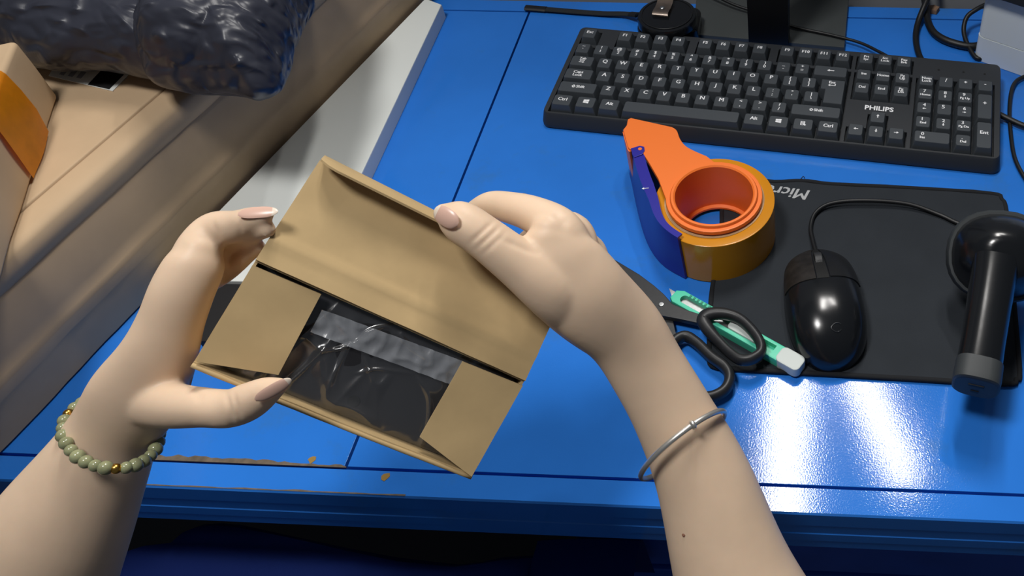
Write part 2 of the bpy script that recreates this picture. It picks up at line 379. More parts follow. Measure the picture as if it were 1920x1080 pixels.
# black plastic bag parcel on the carton
bagT = thing('black_bag', 'crumpled shiny black plastic bag parcel lying on the carton at the top left', 'bag', at(250, 60, H))
def pillow(outline, zmid, zup, zdn, seed, amp, rad=60, n=300):
    """outline: world (x,y); puffed to zmid+zup on top and zmid-zdn below, with creases"""
    ol = catmull([Vector((x, y, 0)) for x, y in outline], max(2, n // len(outline)), True); n = len(ol)
    cx = sum(ol, Vector()) / n
    bm = bmesh.new(); off = Vector((seed, seed * 2, 0))
    def crease(p):
        if seed > 5: return 1.0 * abs(noise.noise(p * 9 + off)) + crease0(p) * .62
        return crease0(p)
    def crease0(p):
        w = Vector((noise.noise(p * 16 + off), noise.noise(p * 16 - off), 0)) * .014; q = p + w
        a = abs(noise.noise(q * 15 + off)); b = abs(noise.noise(Vector((q.x * 20 + q.y * 8, q.y * 58 - q.x * 16, q.z * 40)) + off * 2)); c_ = abs(noise.noise(q * 62 + off * 3)); d_ = abs(noise.noise(Vector((q.x * 46 - q.y * 40, q.y * 40 + q.x * 40, q.z * 40)) * 1.0 - off))
        return 1.5 * a + .85 * b * (.3 + 1.4 * a) + .30 * d_ + .16 * c_ - .75
    def side(sg, zz):
        R = [] 
        for i in range(rad + 1):
            r = i / rad; rr = math.sin(r * math.pi / 2); R.append([])
            for k in range(n):
                p = cx.lerp(ol[k], rr); h = (max(0, 1 - rr ** 3.0)) ** .55
                q = Vector((p.x, p.y, zmid + sg * zz * h))
                d = crease(q); a = amp * (.35 + .65 * (rr > .0)) 
                nrm = Vector((q.x - cx.x, q.y - cx.y, 0)).normalized() * rr + Vector((0, 0, sg * (1 - rr * rr)))
                R[-1].append(q + nrm * a * d)
        return R
    for sg, zz in ((1, zup), (-1, zdn)):
        R = side(sg, zz)
        vs = [[bm.verts.new(p) for p in r] for r in R[1:]]; c0 = bm.verts.new(sum(R[1], Vector()) / n)
        for k in range(n): bm.faces.new((c0, vs[0][k], vs[0][(k + 1) % n]))
        for A, B in zip(vs, vs[1:]):
            for k in range(n): bm.faces.new((A[k], B[k], B[(k + 1) % n], A[(k + 1) % n]))
    bmesh.ops.remove_doubles(bm, verts=bm.verts, dist=.0001)
    for v in bm.verts:
        if v.co.z < H + .0012 and (Vector((v.co.x, v.co.y, 0)) - p0).dot(e2) > 0: v.co.z = H + .0012
    return bm
zb = .152
o1 = [XY(u, v, zb) for u, v in ((-160, 46), (-20, 94), (110, 116), (200, 121), (290, 134), (330, 130), (380, 60), (410, -60), (300, -140), (100, -160), (-140, -100))]
obj('bag_body', pillow(o1, zb, .050, .034, 2.3, .0075), M_BAG, bagT, angle=180)
o2 = [XY(u, v, zb) for u, v in ((283, 60), (282, 110), (296, 146), (330, 158), (395, 166), (450, 172), (482, 177), (515, 163), (534, 140), (556, 85), (575, 10), (585, -70), (480, -130), (360, -110), (300, -30))]
obj('folded_end', pillow(o2, zb + .004, .060, .034, 7.1, .0105), M_BAG, bagT, angle=180)

# white board between carton and desk
zt = .018
bm = bmesh.new(); prism(bm, [XY(*q, zt) for q in ((828, 8), (676, 330), (583, 530), (422, 527))] + [(q.x, q.y) for q in (cb(.165, -.0068, 0), cb(.3, -.0068, 0), cb(.57, -.0068, 0))], .0003, zt, .0015)
tag(obj('foam_board', bm, M_FOAM, angle=40), 'white board lying flat on the blue desk along the big carton', 'board')

bm = bmesh.new(); prism(bm, [XY(*q, .016) for q in ((394, 530), (540, 533), (530, 640), (372, 640))], .0004, .016, .002)
tag(obj('flat_case', bm, mat('case_black', rgb(20, 20, 22), rough=.6), angle=40), 'black flat case on the desk at the near end of the white board', 'case')
# ------------------------------------------------------------------ keyboard
U = .01905; yaw, tilt = -.1140, .0670
rotk = Matrix.Rotation(yaw, 3, 'Z') @ Matrix.Rotation(tilt, 3, 'X')
kb = thing('keyboard', 'full-size black wired computer keyboard with white key legends', 'keyboard', (.0686, .3777, .0240), rotk)
def rrect(x0, y0, x1, y1, r, n=5):
    out = []
    for cx, cy, a in ((x1 - r, y0 + r, -90), (x1 - r, y1 - r, 0), (x0 + r, y1 - r, 90), (x0 + r, y0 + r, 180)):
        for k in range(n + 1):
            t = math.radians(a + 90 * k / n); out.append((cx + r * math.cos(t), cy + r * math.sin(t)))
    return out
zc, zb_ = -.0068, -.0215
bm = bmesh.new()
top = rrect(-.30 * U, -.62 * U, 22.80 * U, 6.12 * U, .006); bot = rrect(-.42 * U, -.95 * U, 22.92 * U, 6.20 * U, .008)
mid = rrect(-.34 * U, -.70 * U, 22.84 * U, 6.14 * U, .007)
mk = lambda P, z: [Vector((x, y, z)) for x, y in P]
loft(bm, [mk(bot, zb_), mk(bot, zb_ + .004), mk(mid, zc - .0018), mk(top, zc)])
cutter = bmesh.new()
wells = [(-.03, -.5, 15.03, 4.5), (0, 4.75, 1, 5.75), (2, 4.75, 6, 5.75), (6.5, 4.75, 10.5, 5.75), (11, 4.75, 15, 5.75), (15.25, 2.5, 18.25, 4.5), (15.25, 4.75, 18.25, 5.75), (15.25, -.5, 18.25, .5), (16.25, .45, 17.25, 1.5), (18.5, -.5, 22.5, 4.5)]
for x0, y0, x1, y1 in wells:
    box(cutter, ((x0 + x1) / 2 * U, (y0 + y1) / 2 * U, -.004), ((x1 - x0) * U + .001, (y1 - y0) * U + .001, .017))
obj('case', cut(bm, cutter), M_BLK, kb, world=False, angle=30)
for k, cx in enumerate((19.6, 20.9, 22.0)):
    bm = bmesh.new(); disc(bm, (cx * U, 5.3 * U), .0012, zc - .0004, zc + .0002, 12); obj('indicator_light', bm, M_WELL, kb, world=False)
for x in (1.5, 21):
    bm = bmesh.new(); box(bm, (x * U, 5.6 * U, -.0275), (.03, .012, .012), .002); obj('foot', bm, M_BLK, kb, world=False)
bm = bmesh.new(); add_mesh(bm, text('PHILIPS', .0082, .00022, 1.08), Matrix.Translation((16.75 * U, 1.98 * U, zc + .00012)), 0)
obj('maker_print', bm, M_WHITE, kb, world=False, smooth=False, label='white printed maker name')
def arrow(L, ang, hw=.0011, hl=.0016, th=.00032):
    b = bmesh.new(); v = [b.verts.new((x, y, 0)) for x, y in ((-L / 2, -th), (L / 2 - hl, -th), (L / 2 - hl, -hw), (L / 2, 0), (L / 2 - hl, hw), (L / 2 - hl, th), (-L / 2, th))]
    b.faces.new(v); b.transform(Matrix.Rotation(ang, 4, 'Z')); return tomesh(b)
def winlogo(s):
    b = bmesh.new()
    for i, (x0, x1) in enumerate(((-1, -.08), (.08, 1))):
        for y0, y1 in ((-1, -.07), (.07, 1)):
            f = lambda x: .80 + .10 * (x + 1)
            b.faces.new([b.verts.new((x * s, y * s * f(x), 0)) for x, y in ((x0, y0), (x1, y0), (x1, y1), (x0, y1))])
    return tomesh(b)
def shiftarrow(s):
    b = bmesh.new()
    o = [(0, 1), (1, 0), (.5, 0), (.5, -.8), (-.5, -.8), (-.5, 0), (-1, 0)]; i_ = [(0, .58), (.42, .2), (.24, .2), (.24, -.55), (-.24, -.55), (-.24, .2), (-.42, .2)]
    A = [b.verts.new((x * s, y * s, 0)) for x, y in o]; B = [b.verts.new((x * s, y * s, 0)) for x, y in i_]
    for k in range(7): b.faces.new((A[k], A[(k + 1) % 7], B[(k + 1) % 7], B[k]))
    return tomesh(b)
def menuicon(s):
    b = bmesh.new()
    def q(x0, y0, x1, y1): b.faces.new([b.verts.new((x * s, y * s, 0)) for x, y in ((x0, y0), (x1, y0), (x1, y1), (x0, y1))])
    q(-1, .75, .6, 1); q(-1, -1, -.8, .75); q(.4, -.2, .6, .75); q(-1, -1, .0, -.8)
    for y in (.35, -.05, -.45): q(-.65, y, .25, y + .18)
    b.faces.new([b.verts.new((x * s, y * s, 0)) for x, y in ((.1, 0), (1.2, -.75), (.75, -.75), (.95, -1.15), (.7, -1.2), (.5, -.85), (.15, -1.0))])
    return tomesh(b)
def entarrow(s):
    b = bmesh.new()
    b.faces.new([b.verts.new((x * s, y * s, 0)) for x, y in ((-1, 0), (-.5, .35), (-.5, .1), (.8, .1), (.8, .6), (1, .6), (1, -.1), (-.5, -.1), (-.5, -.35))])
    return tomesh(b)
LS = 1.32
TZ = lambda x, y: Matrix.Translation((x, y, .00012))
BD = .0
def key(x, y, w, h, legend, low=False, wide_poly=None):
    """one keycap: x,y centre in key units, legend = list of (mesh, dx, dy)"""
    bm = bmesh.new(); W_, H_ = w * U - .0009, h * U - .0009
    zt_ = 0; zb2 = -.0118
    def rect(wx, hy, z, oy=0, r=.0012): return [Vector((px_, py_ + oy, z)) for px_, py_ in rrect(-wx / 2, -hy / 2, wx / 2, hy / 2, r, 2)]
    ix, iy = .0052, .0046
    rings = [rect(W_, H_, zb2, 0), rect(W_ - .0006, H_ - .0006, -.0085), rect(W_ - ix + .0006, H_ - iy + .0006, -.0006, .0007, .0018), rect(W_ - ix - .0004, H_ - iy - .0004, zt_, .0007, .0018)]
    if wide_poly:
        def pol(ins, z, oy=0): 
            return [Vector((a * U + ins * sx, b * U + ins * sy + oy, z)) for a, b, sx, sy in wide_poly]
        rings = [pol(.0005, zb2), pol(.0008, -.0085), pol(.0026, -.0006, .0007), pol(.0031, zt_, .0007)]
    vs = loft(bm, rings)
    for me_, dx, dy in legend:
        for k in (-.00016, 0, .00016): add_mesh(bm, me_, TZ(dx + k, dy + .0007 + abs(k) * .4) @ Matrix.Translation((0, 0, k * .15)), 1)
    d = bpy.data.meshes.new('key'); bmesh.ops.recalc_face_normals(bm, faces=[f for f in bm.faces if f.material_index == 0]); bm.to_mesh(d); bm.free()
    d.materials.append(M_KEY); d.materials.append(M_WHITE)
    d.polygons.foreach_set('use_smooth', [True] * len(d.polygons)); d.set_sharp_from_angle(angle=math.radians(28))
    o = bpy.data.objects.new('key', d); wnormal(o); reg(o, kb, Matrix.Translation((x * U, y * U, 0)))
def T1(s, dx=0, dy=.0022, size=.0052): return [(text(s, size * LS, BD), dx, dy)]
def T2(a, b, s1=.0050, s2=.0050, dx=0): return [(text(a, s1 * 1.08, BD), dx, .0032), (text(b, s2 * 1.08, BD), dx, -.0022)]
FS = .0042
key(.5, 5.25, 1, 1, T1('Esc', 0, .0015, FS))
for i, x in enumerate((2.5, 3.5, 4.5, 5.5, 7, 8, 9, 10, 11.5, 12.5, 13.5, 14.5)): key(x, 5.25, 1, 1, T1('F%d' % (i + 1), 0, .0015, FS))
for i, (a, b) in enumerate((('Prt', 'Syr'), ('Scr', 'Lock'), ('Pau', 'Brk'))): key(15.75 + i, 5.25, 1, 1, [(text(a, .0036 * 1.2, 0), 0, .0026), (text(b, .0036 * 1.2, 0), 0, -.0012)])
for i, (a, b) in enumerate(zip('~!@#$%^&*()_+', "`1234567890-=")): key(.5 + i, 4, 1, 1, T2(a, b))
key(14, 4, 2, 1, [(arrow(.007, math.pi, .0014, .0024, .0005), 0, .001)])
key(.75, 3, 1.5, 1, [(text('Tab', .0038 * 1.2, 0), 0, .0036), (arrow(.0055, math.pi), 0, .0008), (arrow(.0055, 0), 0, -.0018)])
for i, c_ in enumerate('QWERTYUIOP'): key(2 + i, 3, 1, 1, T1(c_))
key(12, 3, 1, 1, T2('{', '[')); key(13, 3, 1, 1, T2('}', ']'))
key(.875, 2, 1.75, 1, [(text('Caps', .0042 * 1.2, 0), -.001, .0026), (text('Lock', .0042 * 1.2, 0), -.001, -.0016)])
for i, c_ in enumerate('ASDFGHJKL'): key(2.25 + i, 2, 1, 1, T1(c_))
key(11.25, 2, 1, 1, T2(':', ';')); key(12.25, 2, 1, 1, T2('"', "'")); key(13.25, 2, 1, 1, T2('|', '\\'))
key(14.25, 2.5, 1, 1, [(text('Ent', .0042 * 1.2, 0), -.001, .0125), (entarrow(.0036), -.001, .0085)],
    wide_poly=[(-.5, -1, 1, 1), (.75, -1, -1, 1), (.75, 1, -1, -1), (-.75, 1, 1, -1), (-.75, 0, 1, 1), (-.5, 0, 1, 1)])
key(1.125, 1, 2.25, 1, [(shiftarrow(.0021), -.0045, .001), (text('Shift', .0042 * 1.2, 0), .0025, .001)])
for i, c_ in enumerate('ZXCVBNM'): key(2.75 + i, 1, 1, 1, T1(c_))
for i, (a, b) in enumerate((('<', ','), ('>', '.'), ('?', '/'))): key(9.75 + i, 1, 1, 1, T2(a, b))
key(13.625, 1, 2.75, 1, [(shiftarrow(.0021), -.0045, .001), (text('Shift', .0042 * 1.2, 0), .0025, .001)])
CT = T1('Ctrl', 0, .001, .0044); AL = T1('Alt', 0, .001, .0044); WI = [(winlogo(.0026), 0, .001)]
for x, w, L in ((.625, 1.25, CT), (1.875, 1.25, WI), (3.125, 1.25, AL), (6.875, 6.25, []), (10.625, 1.25, AL), (11.875, 1.25, WI), (13.125, 1.25, [(menuicon(.0025), 0, .001)]), (14.375, 1.25, CT)): key(x, 0, w, 1, L)
for i, s in enumerate(('Ins', 'Home', 'Pg\nUp')): key(15.75 + i, 4, 1, 1, T1(s, 0, .001, .0036))
for i, s in enumerate(('Del', 'End', 'Pg\nDn')): key(15.75 + i, 3, 1, 1, T1(s, 0, .001, .0036))
key(16.75, 1, 1, 1, [(arrow(.0042, math.pi / 2, .0013, .0018), 0, .0012)])
for x, a in ((15.75, math.pi), (16.75, -math.pi / 2), (17.75, 0)): key(x, 0, 1, 1, [(arrow(.0042, a, .0013, .0018), 0, .0012)])
key(19, 4, 1, 1, T1('Num\nLock', 0, .001, .0036)); key(20, 4, 1, 1, T1('/')); key(21, 4, 1, 1, T1('*', 0, .001)); key(22, 4, 1, 1, T1('-'))
for x, y, a, b in ((19, 3, '7', 'Home'), (21, 3, '9', 'Pg Up'), (19, 1, '1', 'End'), (21, 1, '3', 'Pg Dn')): key(x, y, 1, 1, [(text(a, .0048 * 1.2, 0), -.001, .0034), (text(b, .0033 * 1.2, 0), 0, -.0014)])
for x, y, a, an in ((20, 3, '8', math.pi / 2), (19, 2, '4', math.pi), (21, 2, '6', 0), (20, 1, '2', -math.pi / 2)): key(x, y, 1, 1, [(text(a, .0048 * 1.2, 0), 0, .0034), (arrow(.0034, an), 0, -.0014)])
key(20, 2, 1, 1, T1('5', -.001, .0030))
key(19.5, 0, 2, 1, [(text('0', .0048 * 1.2, 0), -.009, .0030), (text('Ins', .0036 * 1.2, 0), -.009, -.0014)])
key(21, 0, 1, 1, [(text('.', .0048 * 1.2, 0), -.001, .003), (text('Del', .0034 * 1.2, 0), 0, -.0018)])
key(22, 2.5, 1, 2, T1('+', 0, .004, .0055)); key(22, .5, 1, 2, T1('Ent', 0, .003, .0046))

# ------------------------------------------------------------------ mouse pad
zp = .003
padpx = [(1362, 338), (1450, 339), (1503, 337), (1560, 343), (1700, 350), (1858, 361), (1880, 372), (1889, 395), (1900, 520), (1914, 690), (1908, 712), (1885, 721), (1700, 711), (1500, 700), (1380, 693), (1336, 688), (1328, 670), (1329, 600), (1333, 540), (1350, 440)]
pw = [at(u, v, zp) for u, v in padpx]
pw = catmull([Vector((p.x, p.y, 0)) for p in pw], 4, True)
pad = thing('mouse_pad', 'large dark grey cloth mouse pad with stitched black edge under the mouse', 'mouse pad', at(1620, 540, 0))
bm = bmesh.new(); prism(bm, [(p.x, p.y) for p in pw], .0004, zp, .0005); obj('pad_sheet', bm, M_PAD, pad)
bm = bmesh.new(); edge = []
cxp = sum(pw, Vector()) / len(pw)
for i, p in enumerate(pw): edge.append(Vector((p.x, p.y, .0024)) + (cxp - p).normalized() * .0012 + Vector((0, 0, .0006 * noise.noise(p * 60))))
tube(bm, edge, .0022, 8, True, Vector((0, 0, 1)), .0019); obj('stitched_edge', bm, M_STITCH, pad, angle=180)
a, b = at(1522, 362, zp), at(1450, 352, zp); d = (a - b); ang = math.atan2(d.y, d.x)
bm = bmesh.new()
for k in (-.0004, 0, .0004): add_mesh(bm, text('Microsoft', .0178, 0, 1.0, 'LEFT', 1.0, .2), Matrix.Translation((at(1519, 366, zp)) + Vector((k, abs(k) * .4, .0003 + k * .2))) @ Matrix.Rotation(ang + math.pi, 4, 'Z'), 0)
obj('pad_print', bm, mat('grey_print', rgb(176, 178, 180), rough=.8), pad, smooth=False, label='pale grey lettering printed upside down')
bm = bmesh.new(); c0_ = at(1503, 332, zp)
tube(bm, catmull([at(1490, 340, .003), at(1500, 337, .004), at(1506, 331, .005), at(1509, 335, .004)], 5), .0004, 5); obj('loose_thread', bm, M_STITCH, pad)

# ------------------------------------------------------------------ mouse
head, tail = at(1527, 476, .010), at(1566, 690, .010); head.z = tail.z = 0
ml = (head - tail).length; my = (head - tail).normalized(); mx_ = Vector((my.y, -my.x, 0)); mo = (head + tail) / 2 + Vector((0, 0, zp))
mouse = thing('mouse', 'worn glossy black wired mouse resting on the pad', 'mouse', mo)
MM = Matrix((mx_, my, ez)).transposed().to_4x4(); MM.translation = mo
def mw(u):   # half width along length u in -1..1 (tail..head)
    w = .0316 * (1 - abs(u) ** (3.0 if u < 0 else 5.5)) ** .44
    return w * (1.0 - .16 * max(0, u) ** 1.6)
def mh(u): return .0365 * max(.0, 1 - ((u + .18) / 1.30) ** 2 * .78) if u > -.18 else .0365 * (1 - ((u + .18) / .86) ** 2) ** .5
def msurf(u, v, off=0):
    """v in -1..1 across the top"""
    u_ = max(-.999, min(.999, u)); w = mw(u_); h = max(.004, mh(u_))
    vv = max(-1, min(1, v)); a = vv * math.pi / 2
    x = (w + off) * math.copysign(abs(math.sin(a)) ** .80, vv); z = .004 + (h - .004 + off) * abs(math.cos(a)) ** .72
    return MM @ Vector((x, u_ * ml / 2, z))
bm = bmesh.new(); NU, NV = 44, 28; rings = []
for i in range(NU + 1):
    u = -math.cos(math.pi * i / NU) * .998
    r = [msurf(u, -1 + 2 * k / NV) for k in range(NV + 1)]
    wv = mw(u) * .93
    r += [MM @ Vector((wv, u * ml / 2, .0008)), MM @ Vector((-wv, u * ml / 2, .0008))]
    rings.append(r)
loft(bm, rings); obj('shell', bm, M_GLOSS, mouse, angle=60)
def mpatch(u0, u1, v0, v1, off=.0007, n=14):
    b = bmesh.new(); T = []
    for i in range(n + 1):
        u = u0 + (u1 - u0) * i / n; T.append([msurf(u, v0 + (v1 - v0) * k / n, off) for k in range(n + 1)])
    loft(b, T, closed=False); bmesh.ops.recalc_face_normals(b, faces=b.faces); bmesh.ops.solidify(b, geom=b.faces, thickness=.0012); return b
M_WORN = mat('worn_black', rgb(34, 31, 29), rough=.45, var=.35, vscale=130)
obj('button', mpatch(.16, .97, -.82, -.075), M_WORN, mouse, angle=50, label='left button with the gloss worn off')
obj('button', mpatch(.18, .97, .075, .82), mat('mouse_black', rgb(27, 28, 30), rough=.3), mouse, angle=50)
obj('wheel_bed', mpatch(.16, .98, -.06, .06, .0003), M_WELL, mouse, angle=50)
bm = bmesh.new(); t = bmesh.new(); bmesh.ops.create_cone(t, cap_ends=True, segments=28, radius1=.0095, radius2=.0095, depth=.0065); bev(t, .001, 2)
wc = msurf(.62, 0); t.transform(Matrix.Translation(wc - ez * .0056) @ MM.to_3x3().to_4x4() @ Matrix.Rotation(math.pi / 2, 4, 'Y')); merge(bm, t)
obj('scroll_wheel', bm, mat('rubber', rgb(42, 43, 45), rough=.5, bump=.4, bscale=900), mouse)
bm = bmesh.new(); lc = Vector((0, -.34, 0))
tube(bm, [msurf(-.64 + .055 * math.sin(k / 20 * 5.2 + .6), .06 + .065 * math.cos(k / 20 * 5.2 + .6), .0001) for k in range(21)], .0005, 6); obj('logo_ring', bm, mat('logo_grey', rgb(34, 36, 39), rough=.3), mouse)
cab = [at(1531, 478, .012), at(1524, 452, .008), at(1520, 425, .0055), at(1530, 398, .006), at(1560, 381, .008), at(1620, 376, .009), at(1700, 382, .008), at(1760, 402, .0055), at(1795, 418, .0055), at(1840, 432, .0055), at(1900, 445, .005), at(1990, 440, .004)]
bm = bmesh.new(); tube(bm, catmull(cab, 8), .0019, 8); obj('cord', bm, M_CABLE, mouse, angle=180)

# ------------------------------------------------------------------ barcode scanner
sc = thing('barcode_scanner', 'glossy black handheld barcode scanner lying at the right edge of the pad', 'scanner', at(1850, 600, zp))
hA, hB = dp(1831, 715, .640), dp(1866, 498, .690)
ax = (hB - hA).normalized(); sx_ = ax.cross(ez).normalized(); sz_ = sx_.cross(ax).normalized()
def sring(c, a, b, n=28, e=2.6, X=None, Y=None):
    X = X or sx_; Y = Y or sz_; out = []
    for k in range(n):
        t = k / n * 2 * math.pi; cc, ss = math.cos(t), math.sin(t)
        out.append(c + X * a * math.copysign(abs(cc) ** (2 / e), cc) + Y * b * math.copysign(abs(ss) ** (2 / e), ss))
    return out
hl = (hB - hA).length
hC = dp(1879, 480, .700)
nd = Vector((.05, .62, -.78)).normalized()   # way the window faces
rx = nd.cross(ez).normalized(); ry_ = rx.cross(nd).normalized()
bm = bmesh.new(); R = []
for t, w, h in ((.11, .0160, .0165), (.3, .0158, .0170), (.6, .0162, .0178), (.85, .0170, .0190), (1.0, .0185, .0205)):
    R.append(sring(hA + ax * hl * t, w, h))
loft(bm, R); obj('handle', bm, M_GLOSS, sc, angle=60)
bm = bmesh.new(); R = []
for k, (t, w, h) in enumerate(((-.022, .010, .010), (-.018, .020, .018), (-.010, .0285, .0245), (0, .0335, .0290), (.012, .0375, .0325), (.020, .0385, .0335))):
    R.append(sring(hC + nd * (t - .004), w, h, X=rx, Y=ry_, e=2.3))
loft(bm, R); obj('head', bm, M_GLOSS, sc, angle=60)
bm = bmesh.new(); R = []
for t, w, h in ((.012, .0395, .0345), (.014, .0408, .0358), (.026, .0408, .0358), (.028, .0395, .0345)):
    R.append(sring(hC + nd * (t - .004), w, h, X=rx, Y=ry_, e=2.3))
loft(bm, R); obj('bezel', bm, mat('grey_rubber', rgb(52, 56, 58), rough=.55), sc, angle=40)
bm = bmesh.new(); R = []
for t, w, h in ((-.055, .0145, .0150), (-.04, .0165, .0172), (.0, .0168, .0176), (.13, .0166, .0172)):
    R.append(sring(hA + ax * hl * t, w, h, e=3.2))
loft(bm, R); ec = obj('end_cap', bm, mat('grey_rubber', rgb(52, 56, 58), rough=.55), sc, angle=40)
for (dz, w, h) in ((.004, .0055, .0018), (-.006, .0028, .0018)):
    bm = bmesh.new(); Mx = Matrix((sx_, sz_, ax)).transposed().to_4x4(); Mx.translation = hA - ax * hl * .055 + sz_ * dz
    t = bmesh.new(); box(t, (0, 0, 0), (w * 2, h * 2, .0012), .0004); t.transform(Mx); merge(bm, t); obj('socket', bm, M_WELL, ec)

# ------------------------------------------------------------------ tape dispenser and roll
tcx, tcy = .2462, .2270
td = thing('tape_dispenser', 'orange and purple plastic tape dispenser on the blue desk', 'tape dispenser', (tcx, tcy, 0))
zo = .0530
fp = [(1177, 223), (1183, 220.5), (1260, 237.5), (1269, 244), (1276, 261), (1290, 276), (1325, 292), (1339, 295), (1383, 308), (1415, 331), (1429, 368), (1418, 402), (1383, 427), (1342, 435), (1301, 430), (1270, 411), (1252, 372), (1234, 335), (1216, 304), (1207, 290), (1203, 281), (1180, 279), (1177, 275), (1168, 243), (1175, 234)]
W2 = [XY(u, v, zo) for u, v in fp]
curve = lambda L, n=5: [(p.x, p.y) for p in catmull([Vector((x, y, 0)) for x, y in L], n)]
# the ring part is replaced by a true circle about the roll axis
Ro, Ri = .0405, .0335
poly = []
circ_start = math.atan2(W2[7][1] - tcy, W2[7][0] - tcx); circ_end = math.atan2(W2[16][1] - tcy, W2[16][0] - tcx)
a0 = circ_start; a1 = circ_end
while a1 > a0: a1 -= 2 * math.pi
poly = W2[:2] + curve(W2[2:8])[:-5] + [(tcx + Ro * math.cos(a0 + (a1 - a0) * k / 28), tcy + Ro * math.sin(a0 + (a1 - a0) * k / 28)) for k in range(29)] + curve(W2[17:21]) + W2[21:]
bm = bmesh.new(); prism(bm, poly, zo - .0035, zo, .001)
cu = bmesh.new(); disc(cu, (tcx, tcy), Ri, zo - .01, zo + .01, 64)
obj('side_plate', cut(bm, cu), M_ORANGE, td, angle=40)
bm = bmesh.new(); lathe(bm, (tcx, tcy, 0), [(Ri - .0008, zo + .001), (Ri + .0005, zo + .0022), (Ri + .0024, zo + .0022), (Ri + .0034, zo + .0006), (Ri + .0034, zo - .004), (Ri + .0020, zo - .004), (Ri + .0010, .004), (Ri - .004, .004), (Ri - .004, .006), (Ri - .0010, .007)], 72)
obj('hub', bm, M_ORANGE, td, angle=40)
# skirt under the tip: the plate's outer edge turned down
tipl = [W2[i] for i in (3, 2, 1, 0, 24, 23, 22, 21)]
bm = bmesh.new(); bottom = [XY(u, v, .004) for u, v in ((1263, 300), (1252, 296), (1195, 276), (1190, 278), (1188, 290), (1185, 298), (1190, 340), (1194, 352))]
def wall(path, z0, z1, th, path0=None):
    b = bmesh.new(); A = [Vector((x, y, z1)) for x, y in path]; B = [Vector((x, y, z0)) for x, y in (path0 or path)]
    loft(b, [B, [b_.lerp(a_, .5) for a_, b_ in zip(A, B)], A], closed=False); bmesh.ops.recalc_face_normals(b, faces=b.faces); bmesh.ops.solidify(b, geom=b.faces, thickness=th); return b
wp = [W2[i] for i in (2, 1, 0, 24, 23, 22, 21)]
inner = [(tcx + (x - tcx) * .985, tcy + (y - tcy) * .985) for x, y in wp]
obj('skirt', wall(inner, .004, zo - .002, -.0016), M_ORANGE, td, angle=40)
# teeth at the tip
bm = bmesh.new()
tp = Vector((W2[23][0], W2[23][1], 0)); tq = Vector((W2[24][0], W2[24][1], 0))
for k in range(9):
    z = .006 + k * .0052; c = tp.lerp(tq, .5) + (tp - Vector((tcx, tcy, 0))).normalized() * .0006
    nrm = (tp - Vector((tcx, tcy, 0))).normalized()
    v = [bm.verts.new(Vector((c.x, c.y, z)) + q) for q in (Vector((0, 0, -.0024)), Vector((0, 0, .0024)), nrm * .003)]
    w_ = [bm.verts.new(q.co - Vector((nrm.y, -nrm.x, 0)) * .0006) for q in v]
    bm.faces.new(v); bm.faces.new(w_[::-1])
    for i in range(3): bm.faces.new((v[i], v[(i + 1) % 3], w_[(i + 1) % 3], w_[i]))
obj('cutting_teeth', bm, M_METAL, td, smooth=False)
# purple guard, a curved wall that hugs the roll
gt = [(1186, 278), (1189, 300), (1196, 325), (1205, 350), (1217, 374), (1234, 398), (1258, 418), (1283.5, 431)]
gb = [(1180, 326), (1186, 351), (1191, 378), (1200, 415), (1213, 458), (1236, 493), (1262, 511), (1287, 521)]
zg = .0525
def smp(L, z): return [(p.x, p.y) for p in catmull([at(u, v, z) for u, v in L], 4)]
gtop, gbot = smp(gt, zg), smp(gb, .0008)
Rt = .0505
def clear(L):
    out = []
    for x, y in L:
        d_ = Vector((x - tcx, y - tcy)); out.append((tcx + d_.x * max(1, (Rt + .0026) / d_.length), tcy + d_.y * max(1, (Rt + .0026) / d_.length)))
    for _ in range(6): out = [out[0]] + [tuple((a + 2 * b + c_) / 4 for a, b, c_ in zip(out[k - 1], out[k], out[k + 1])) for k in range(1, len(out) - 1)] + [out[-1]]
    return out
gtop, gbot = clear(gtop), clear(gbot); gbm = gtop
b_ = wall(gtop, .0008, zg, -.0022, gbot); obj('guard', b_, M_PURP, td, angle=50)
gi = [(x + (tcx - x) * .0, y) for x, y in gbm]
lipo = []; 
for i, (x, y) in enumerate(gbm):
    dv = Vector((gbm[min(i + 1, len(gbm) - 1)][0] - gbm[max(i - 1, 0)][0], gbm[min(i + 1, len(gbm) - 1)][1] - gbm[max(i - 1, 0)][1], 0)).normalized()
    nv = Vector((-dv.y, dv.x, 0))
    if nv.dot(Vector((tcx - x, tcy - y, 0))) < 0: nv = -nv
    wdt = .0095 if i < 12 else max(.0055, .0095 - (i - 12) * .00035)
    lipo.append((Vector((x, y, zg)), Vector((x, y, zg)) + nv * wdt))
bm = bmesh.new(); loft(bm, [[a - Vector((0, 0, .0016)), b - Vector((0, 0, .0016)), b + Vector((0, 0, .0)), a + Vector((0, 0, .0003))] for a, b in lipo]); obj('guard_rim', bm, M_PURP, td, angle=40)
bm = bmesh.new(); pc = at(1200, 279, zo + .001); disc(bm, (pc.x, pc.y), .0018, zo - .001, zo + .0012, 16, .0004); obj('pivot_pin', bm, M_ORANGE, td)
bm = bmesh.new(); tabp = [XY(u, v, zo) for u, v in ((1183, 279), (1200, 274), (1208, 276), (1209, 283), (1205, 290), (1190, 296), (1186, 292))]
prism(bm, tabp, zo - .001, zo + .0008, .0004); obj('guard_tab', bm, M_PURP, td)
bm = bmesh.new(); ap = at(1210, 354, zg); add_mesh(bm, arrow(.006, math.radians(190), .0012, .002, .0002), Matrix.Translation(ap + Vector((0, 0, .0006))), 0); obj('guard_mark', bm, M_WHITE, td, smooth=False)
roll = thing('tape_roll', 'roll of brown packing tape held in the orange dispenser', 'tape', (tcx, tcy, 0))
Rt = .0505
